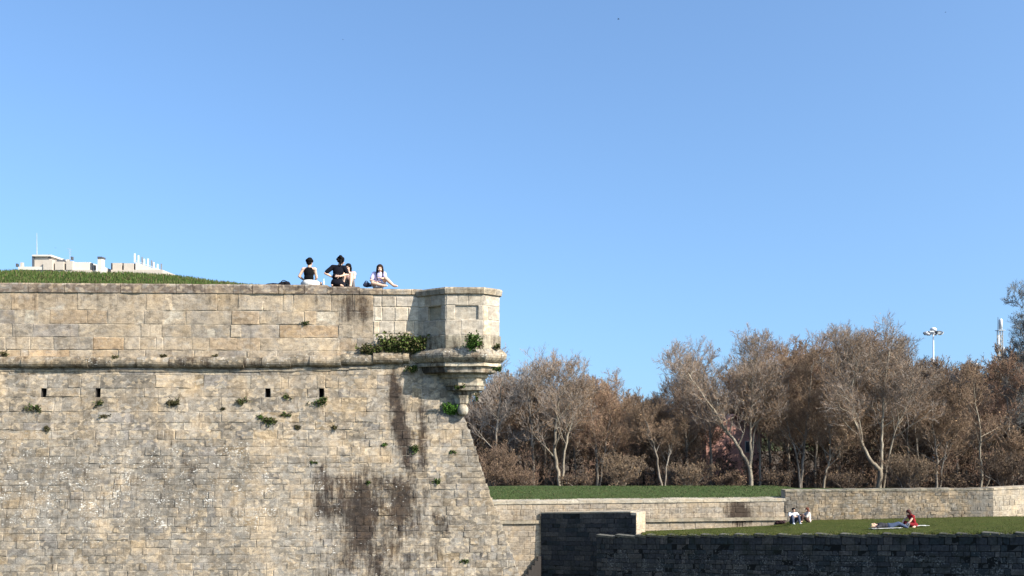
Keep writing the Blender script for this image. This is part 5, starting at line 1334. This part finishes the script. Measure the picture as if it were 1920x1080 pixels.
for nm, px, y0, y1, r0 in (('mast', 69, 437, 479, .07), ('aerial', 131, 466, 490, .04)):
    m = MB(); m.tube([W(px, y1, YB+3), W(px, (y0+y1)/2, YB+3), W(px, y0, YB+3)], [r0*1.5, r0, r0*.5], 6, caps=True)
    if nm == 'aerial':
        for yy, s in ((467, 5), (471, 4), (475, 3)): m.tube([W(px-s, yy-1, YB+3), W(px+s, yy+1, YB+3)], [.025, .025], 4, caps=True)
    sub(nm, b1, m, MET)
b2 = empty('apartment_block', (W(255, 500, YB).x, YB+6, -11.2)); tag(b2, 'pale building beyond the mound with a row of slanting white posts on its roof', 'building')
def P2(name, px0, px1, py0, py1, mat, dy=0., dep=8., base=None): return sub(name, b2, bx(px0, px1, py0, py1, YB+6+dy, dep, base, mat), mat)
P2('wall', 208, 305, 506, 530, PLA, 0, 14, -11.2)
P2('upper_storey', 211, 228, 493, 506, PLA, .2, 7); P2('upper_storey', 232, 250, 493.5, 506, PLA, .1, 7); P2('side_panel', 208, 211, 493, 506, PLD, .4, 5); P2('side_panel', 228, 232, 493, 506, PLD, .5, 5); P2('side_panel', 250, 254, 494, 506, PLD, .5, 5)
PST = simple('grey_white_posts', (.50, .51, .52), .6, .1, 4.); DKM0 = simple('grey_posts', (.16, .17, .18), .6, .1, 4.)
m = MB(); q = [W(254, 506, YB+6.1), W(304, 506, YB+6.1), W(285, 502, YB+6.1), W(254, 491, YB+6.1)]
i0 = [m.vert(p) for p in q]; i1 = [m.vert(p+V((0, 6, 0))) for p in q]
m.face(i0); m.face(i1[::-1])
for k in range(4): m.face((i0[k], i1[k], i1[(k+1) % 4], i0[(k+1) % 4]))
sub('sloping_roof', b2, m, PLW)
for i in range(9):
    px = 253+i*6.0+(i*7 % 3)-1; yt = 476+i*2.4+(i*5 % 4)-1; yb = 492+i*1.75; m = MB(); m.box((W(px-1.0, yb, YB+8).x, YB+8, W(px, yb, YB+8).z), (W(px+1.1, yb, YB+8).x, YB+8.25, W(px, yt, YB+8).z))
    sub('roof_post', b2, m, (PST, DKM0)[i % 3 == 2])
for dy in (12,):
    m = MB(); m.tube([W(252, 476+dy, YB+8), W(303, 496+dy*.9, YB+8)], [.035, .035], 5, caps=True); sub('rail', b2, m, WHM)

# red brick house behind the trees
BR = simple('red_brick', (.46, .25, .20), .9, .2, 30.); RF = simple('clay_tiles', (.36, .20, .155), .9, .25, 9.); GLS = simple('window_glass', (.05, .06, .07), .15, .1)
YH = 86.; hb = tree_base(1375, YH)
hs = empty('brick_house', hb); tag(hs, 'red brick house half hidden behind the bare trees left of the pale leaning trunk', 'house')
x0, x1 = -2.6, 2.7; zt = 4.2
m = MB(); m.box((x0, 0, -1), (x1, 6, zt)); m.poly([(x0, 0, zt), (x1, 0, zt), ((x0+x1)/2, 0, zt+1.9)]); m.poly([(x0, 6, zt), ((x0+x1)/2, 6, zt+1.9), (x1, 6, zt)]); m.build('wall', BR, hs)
xm = (x0+x1)/2; m = MB()
for sx in (-1, 1):
    e = xm+sx*(x1-xm+.35); a = [(xm, -.3, zt+2.02), (xm, 6.3, zt+2.02), (e, 6.3, zt-.16), (e, -.3, zt-.16)]
    lo = [m.vert(p) for p in a]; hi = [m.vert((p[0], p[1], p[2]+.14)) for p in a]; m.face(hi); m.face(lo[::-1])
    for k in range(4): m.face((lo[k], lo[(k+1) % 4], hi[(k+1) % 4], hi[k]))
m.build('roof', RF, hs)
for wx, wz in ((1.1, .7), (1.1, 2.7)):
    m = MB(); m.box((wx, -.04, wz), (wx+.8, .0, wz+1.1)); fr = m.build('window', PLW, hs); m = MB(); m.box((wx+.07, -.06, wz+.07), (wx+.73, -.043, wz+1.03)); m.build('pane', GLS, fr)

# floodlight masts and telecom mast
LENS = simple('lamp_glass', (.75, .76, .74), .2, .05); DKM = simple('dark_metal', (.08, .085, .09), .5, .1, 5., .4)
def floodlight(px, py, pyb, Yf, sc, label):
    top = W(px, py, Yf); root = empty('floodlight_mast', (top.x, Yf, -11.2)); tag(root, label, 'floodlight', 'floodlight masts above the trees')
    H = top.z+11.2
    m = MB(); m.tube([V((0, 0, 0)), V((0, 0, H*.5)), V((0, 0, H))], [.22, .15, .10], 10, caps=True); m.build('pole', WHM, root, smooth=True)
    m = MB()
    ring = [V((math.cos(a)*1.15*sc, math.sin(a)*1.15*sc, H-.1)) for a in [2*math.pi*i/16 for i in range(17)]]
    m.tube(ring, [.06]*17, 6)
    for i in range(0, 16, 4): m.tube([V((0, 0, H-.1)), ring[i]], [.05, .05], 5)
    m.build('head_frame', DKM, root, smooth=True)
    for i in range(8):
        a = 2*math.pi*i/8+.2; Mr = Matrix.Translation(V((math.cos(a)*1.2*sc, math.sin(a)*1.2*sc, H-.32*sc))) @ Matrix.Rotation(a, 4, 'Z') @ Matrix.Rotation(R(35), 4, 'Y')
        m = MB(); m.box((-.16*sc, -.3*sc, -.22*sc), (.16*sc, .3*sc, .24*sc), 0, Mr); h = m.build('lamp_head', DKM if i % 3 == 0 else WHM, root)
        m = MB(); m.box((.165*sc, -.26*sc, -.18*sc), (.185*sc, .26*sc, .2*sc), 0, Mr); m.build('lens', LENS, h)
    m = MB(); m.ell((0, 0, H+.25*sc), (.5*sc, .5*sc, .36*sc), None, 16, 10); m.build('dome_cap', WHM, root, smooth=True)
floodlight(1750, 621, 700, 140., 1.0, 'floodlight mast with a ring of lamps standing clear against the sky')
floodlight(1829, 686, 720, 150., .85, 'floodlight mast whose ring of lamps is half hidden in the treetops')
tp = W(1875, 597, 135.); root = empty('telecom_mast', (tp.x, 135., -11.2)); tag(root, 'slender grey telecom mast with a white antenna drum above the trees on the right', 'mast'); H = tp.z+11.2
m = MB(); w = .26
for sx, sy in ((-1, -1), (1, -1), (1, 1), (-1, 1)): m.tube([V((sx*w*1.5, sy*w*1.5, 0)), V((sx*w, sy*w, H-1.8))], [.09, .07], 5, caps=True)
z = 1.
while z < H-2.6:
    k = lerp(1.5, 1, z/(H-1.8)); 
    for (a, b) in (((-1, -1), (1, -1)), ((1, -1), (1, 1)), ((1, 1), (-1, 1)), ((-1, 1), (-1, -1))):
        m.tube([V((a[0]*w*k, a[1]*w*k, z)), V((b[0]*w*k, b[1]*w*k, z+.8))], [.04, .04], 4); m.tube([V((a[0]*w*k, a[1]*w*k, z)), V((b[0]*w*k, b[1]*w*k, z))], [.04, .04], 4)
    z += .8
m.build('lattice', simple('weathered_steel', (.40, .36, .30), .7, .2, 4.), root)
m = MB(); m.tube([V((.1, 0, H-1.7)), V((.1, 0, H-.3)), V((.1, 0, H-.05))], [.24, .27, .15], 12, caps=True); m.build('antenna_drum', WHM, root, smooth=True)
for sx, zz_ in ((-.36, H-3.2), (.36, H-5.)):
    m = MB(); m.box((sx-.10, -.42, zz_-.7), (sx+.10, -.30, zz_+.7)); m.build('antenna_panel', WHM, root)
m = MB(); m.box((-.5, -.5, H-1.85), (.5, .5, H-1.75)); m.build('platform', MET, root)
m = MB(); m.tube([V((-.3, 0, H-1.7)), V((-.3, 0, H+.2))], [.06, .04], 6, caps=True); m.build('aerial', DKM, root)

# birds
BK = simple('bird_plumage', (.03, .03, .035), .8, .2, 30.)
def bird(px, py, Yb, s, flap, label, rz):
    root = empty('bird', W(px, py, Yb), rz); tag(root, label, 'bird', 'birds in the sky')
    b = MB(); b.ell((0, 0, 0), (.05*s, .17*s, .055*s), None, 10, 8); b.ell((0, -.18*s, .02*s), .04*s, None, 8, 6)
    b.cap((0, -.21*s, .02*s), (0, -.25*s, .015*s), .012*s, .004*s, 6); b.cap((0, .14*s, 0), (0, .28*s, .0), .035*s, .05*s, 6)
    for sx in (-1, 1):
        q = [(sx*.03*s, -.06*s, .02*s), (sx*.2*s, -.09*s, flap*.12*s), (sx*.42*s, .02*s, flap*.10*s), (sx*.2*s, .07*s, flap*.11*s), (sx*.03*s, .08*s, .02*s)]
        i0 = [b.vert(p) for p in q]; i1 = [b.vert((p[0], p[1], p[2]-.015*s)) for p in q]; b.face(i0); b.face(i1[::-1])
        for k in range(5): b.face((i0[k], i1[k], i1[(k+1) % 5], i0[(k+1) % 5]))
    b.build('body', BK, root)
bird(1160, 36, 85., .42, 1.2, 'small dark bird high in the middle of the sky, right of centre', .9)
bird(643, 74, 150., .40, .8, 'tiny faint bird high in the sky left of centre', .4)
bird(1773, 23, 150., .42, 1., 'tiny faint bird at the upper right of the sky', 1.2)
bird(104, 465, 145., .42, 1., 'tiny faint bird right of the rooftop mast', .2)
# ------------------------------------------------------------------ camera, sun, sky
cam = bpy.data.cameras.new('camera'); co = bpy.data.objects.new('camera', cam); COL.objects.link(co)
co.location = (0, 0, 0); co.rotation_euler = (R(90), 0, 0)
cam.sensor_width = 36; cam.lens = 36*F/1920; cam.shift_y = (Y0H-540)/1920; cam.clip_start = .1; cam.clip_end = 8000
scene.camera = co
AZ, EL = R(124), R(36)                         # azimuth clockwise from +Y, elevation
sd = Vector((math.sin(AZ)*math.cos(EL), math.cos(AZ)*math.cos(EL), math.sin(EL)))
sl = bpy.data.lights.new('sun', 'SUN'); so = bpy.data.objects.new('sun', sl); COL.objects.link(so)
sl.energy = 5.0; sl.angle = R(.5); sl.color = (1., .93, .82)
so.rotation_euler = (-sd).to_track_quat('-Z', 'Y').to_euler()
w = bpy.data.worlds.new('World'); scene.world = w; w.use_nodes = True
wt = w.node_tree; bg = wt.nodes['Background']; sky = wt.nodes.new('ShaderNodeTexSky')
sky.sky_type = 'NISHITA'; sky.sun_disc = False; sky.sun_elevation = EL; sky.sun_rotation = AZ
sky.altitude = 450; sky.air_density = 1.2; sky.dust_density = 4.; sky.ozone_density = 6.2
# clear, dry air: the pale band near the horizon is flattened by looking the sky up a little higher
tc = wt.nodes.new('ShaderNodeTexCoord'); mp = wt.nodes.new('ShaderNodeMapping')
mp.inputs['Scale'].default_value = (1, 1, .87); mp.inputs['Location'].default_value = (0, 0, .135)
wt.links.new(tc.outputs['Generated'], mp.inputs[0]); wt.links.new(mp.outputs[0], sky.inputs[0])
tint = wt.nodes.new('ShaderNodeMix'); tint.data_type = 'RGBA'; tint.blend_type = 'MULTIPLY'; tint.inputs[0].default_value = 1; tint.inputs[7].default_value = (.895, 1.05, 1.10, 1)
wt.links.new(sky.outputs[0], tint.inputs[6]); hs_ = wt.nodes.new('ShaderNodeHueSaturation'); hs_.inputs['Saturation'].default_value = .95; hs_.inputs['Value'].default_value = .94
wt.links.new(tint.outputs[2], hs_.inputs['Color']); wt.links.new(hs_.outputs[0], bg.inputs[0]); bg.inputs[1].default_value = .13
scene.view_settings.view_transform = 'Standard'; scene.view_settings.look = 'None'; scene.view_settings.gamma = 1
scene.view_settings.exposure = 1.02
scene.render.engine = 'CYCLES'; scene.cycles.max_bounces = 6
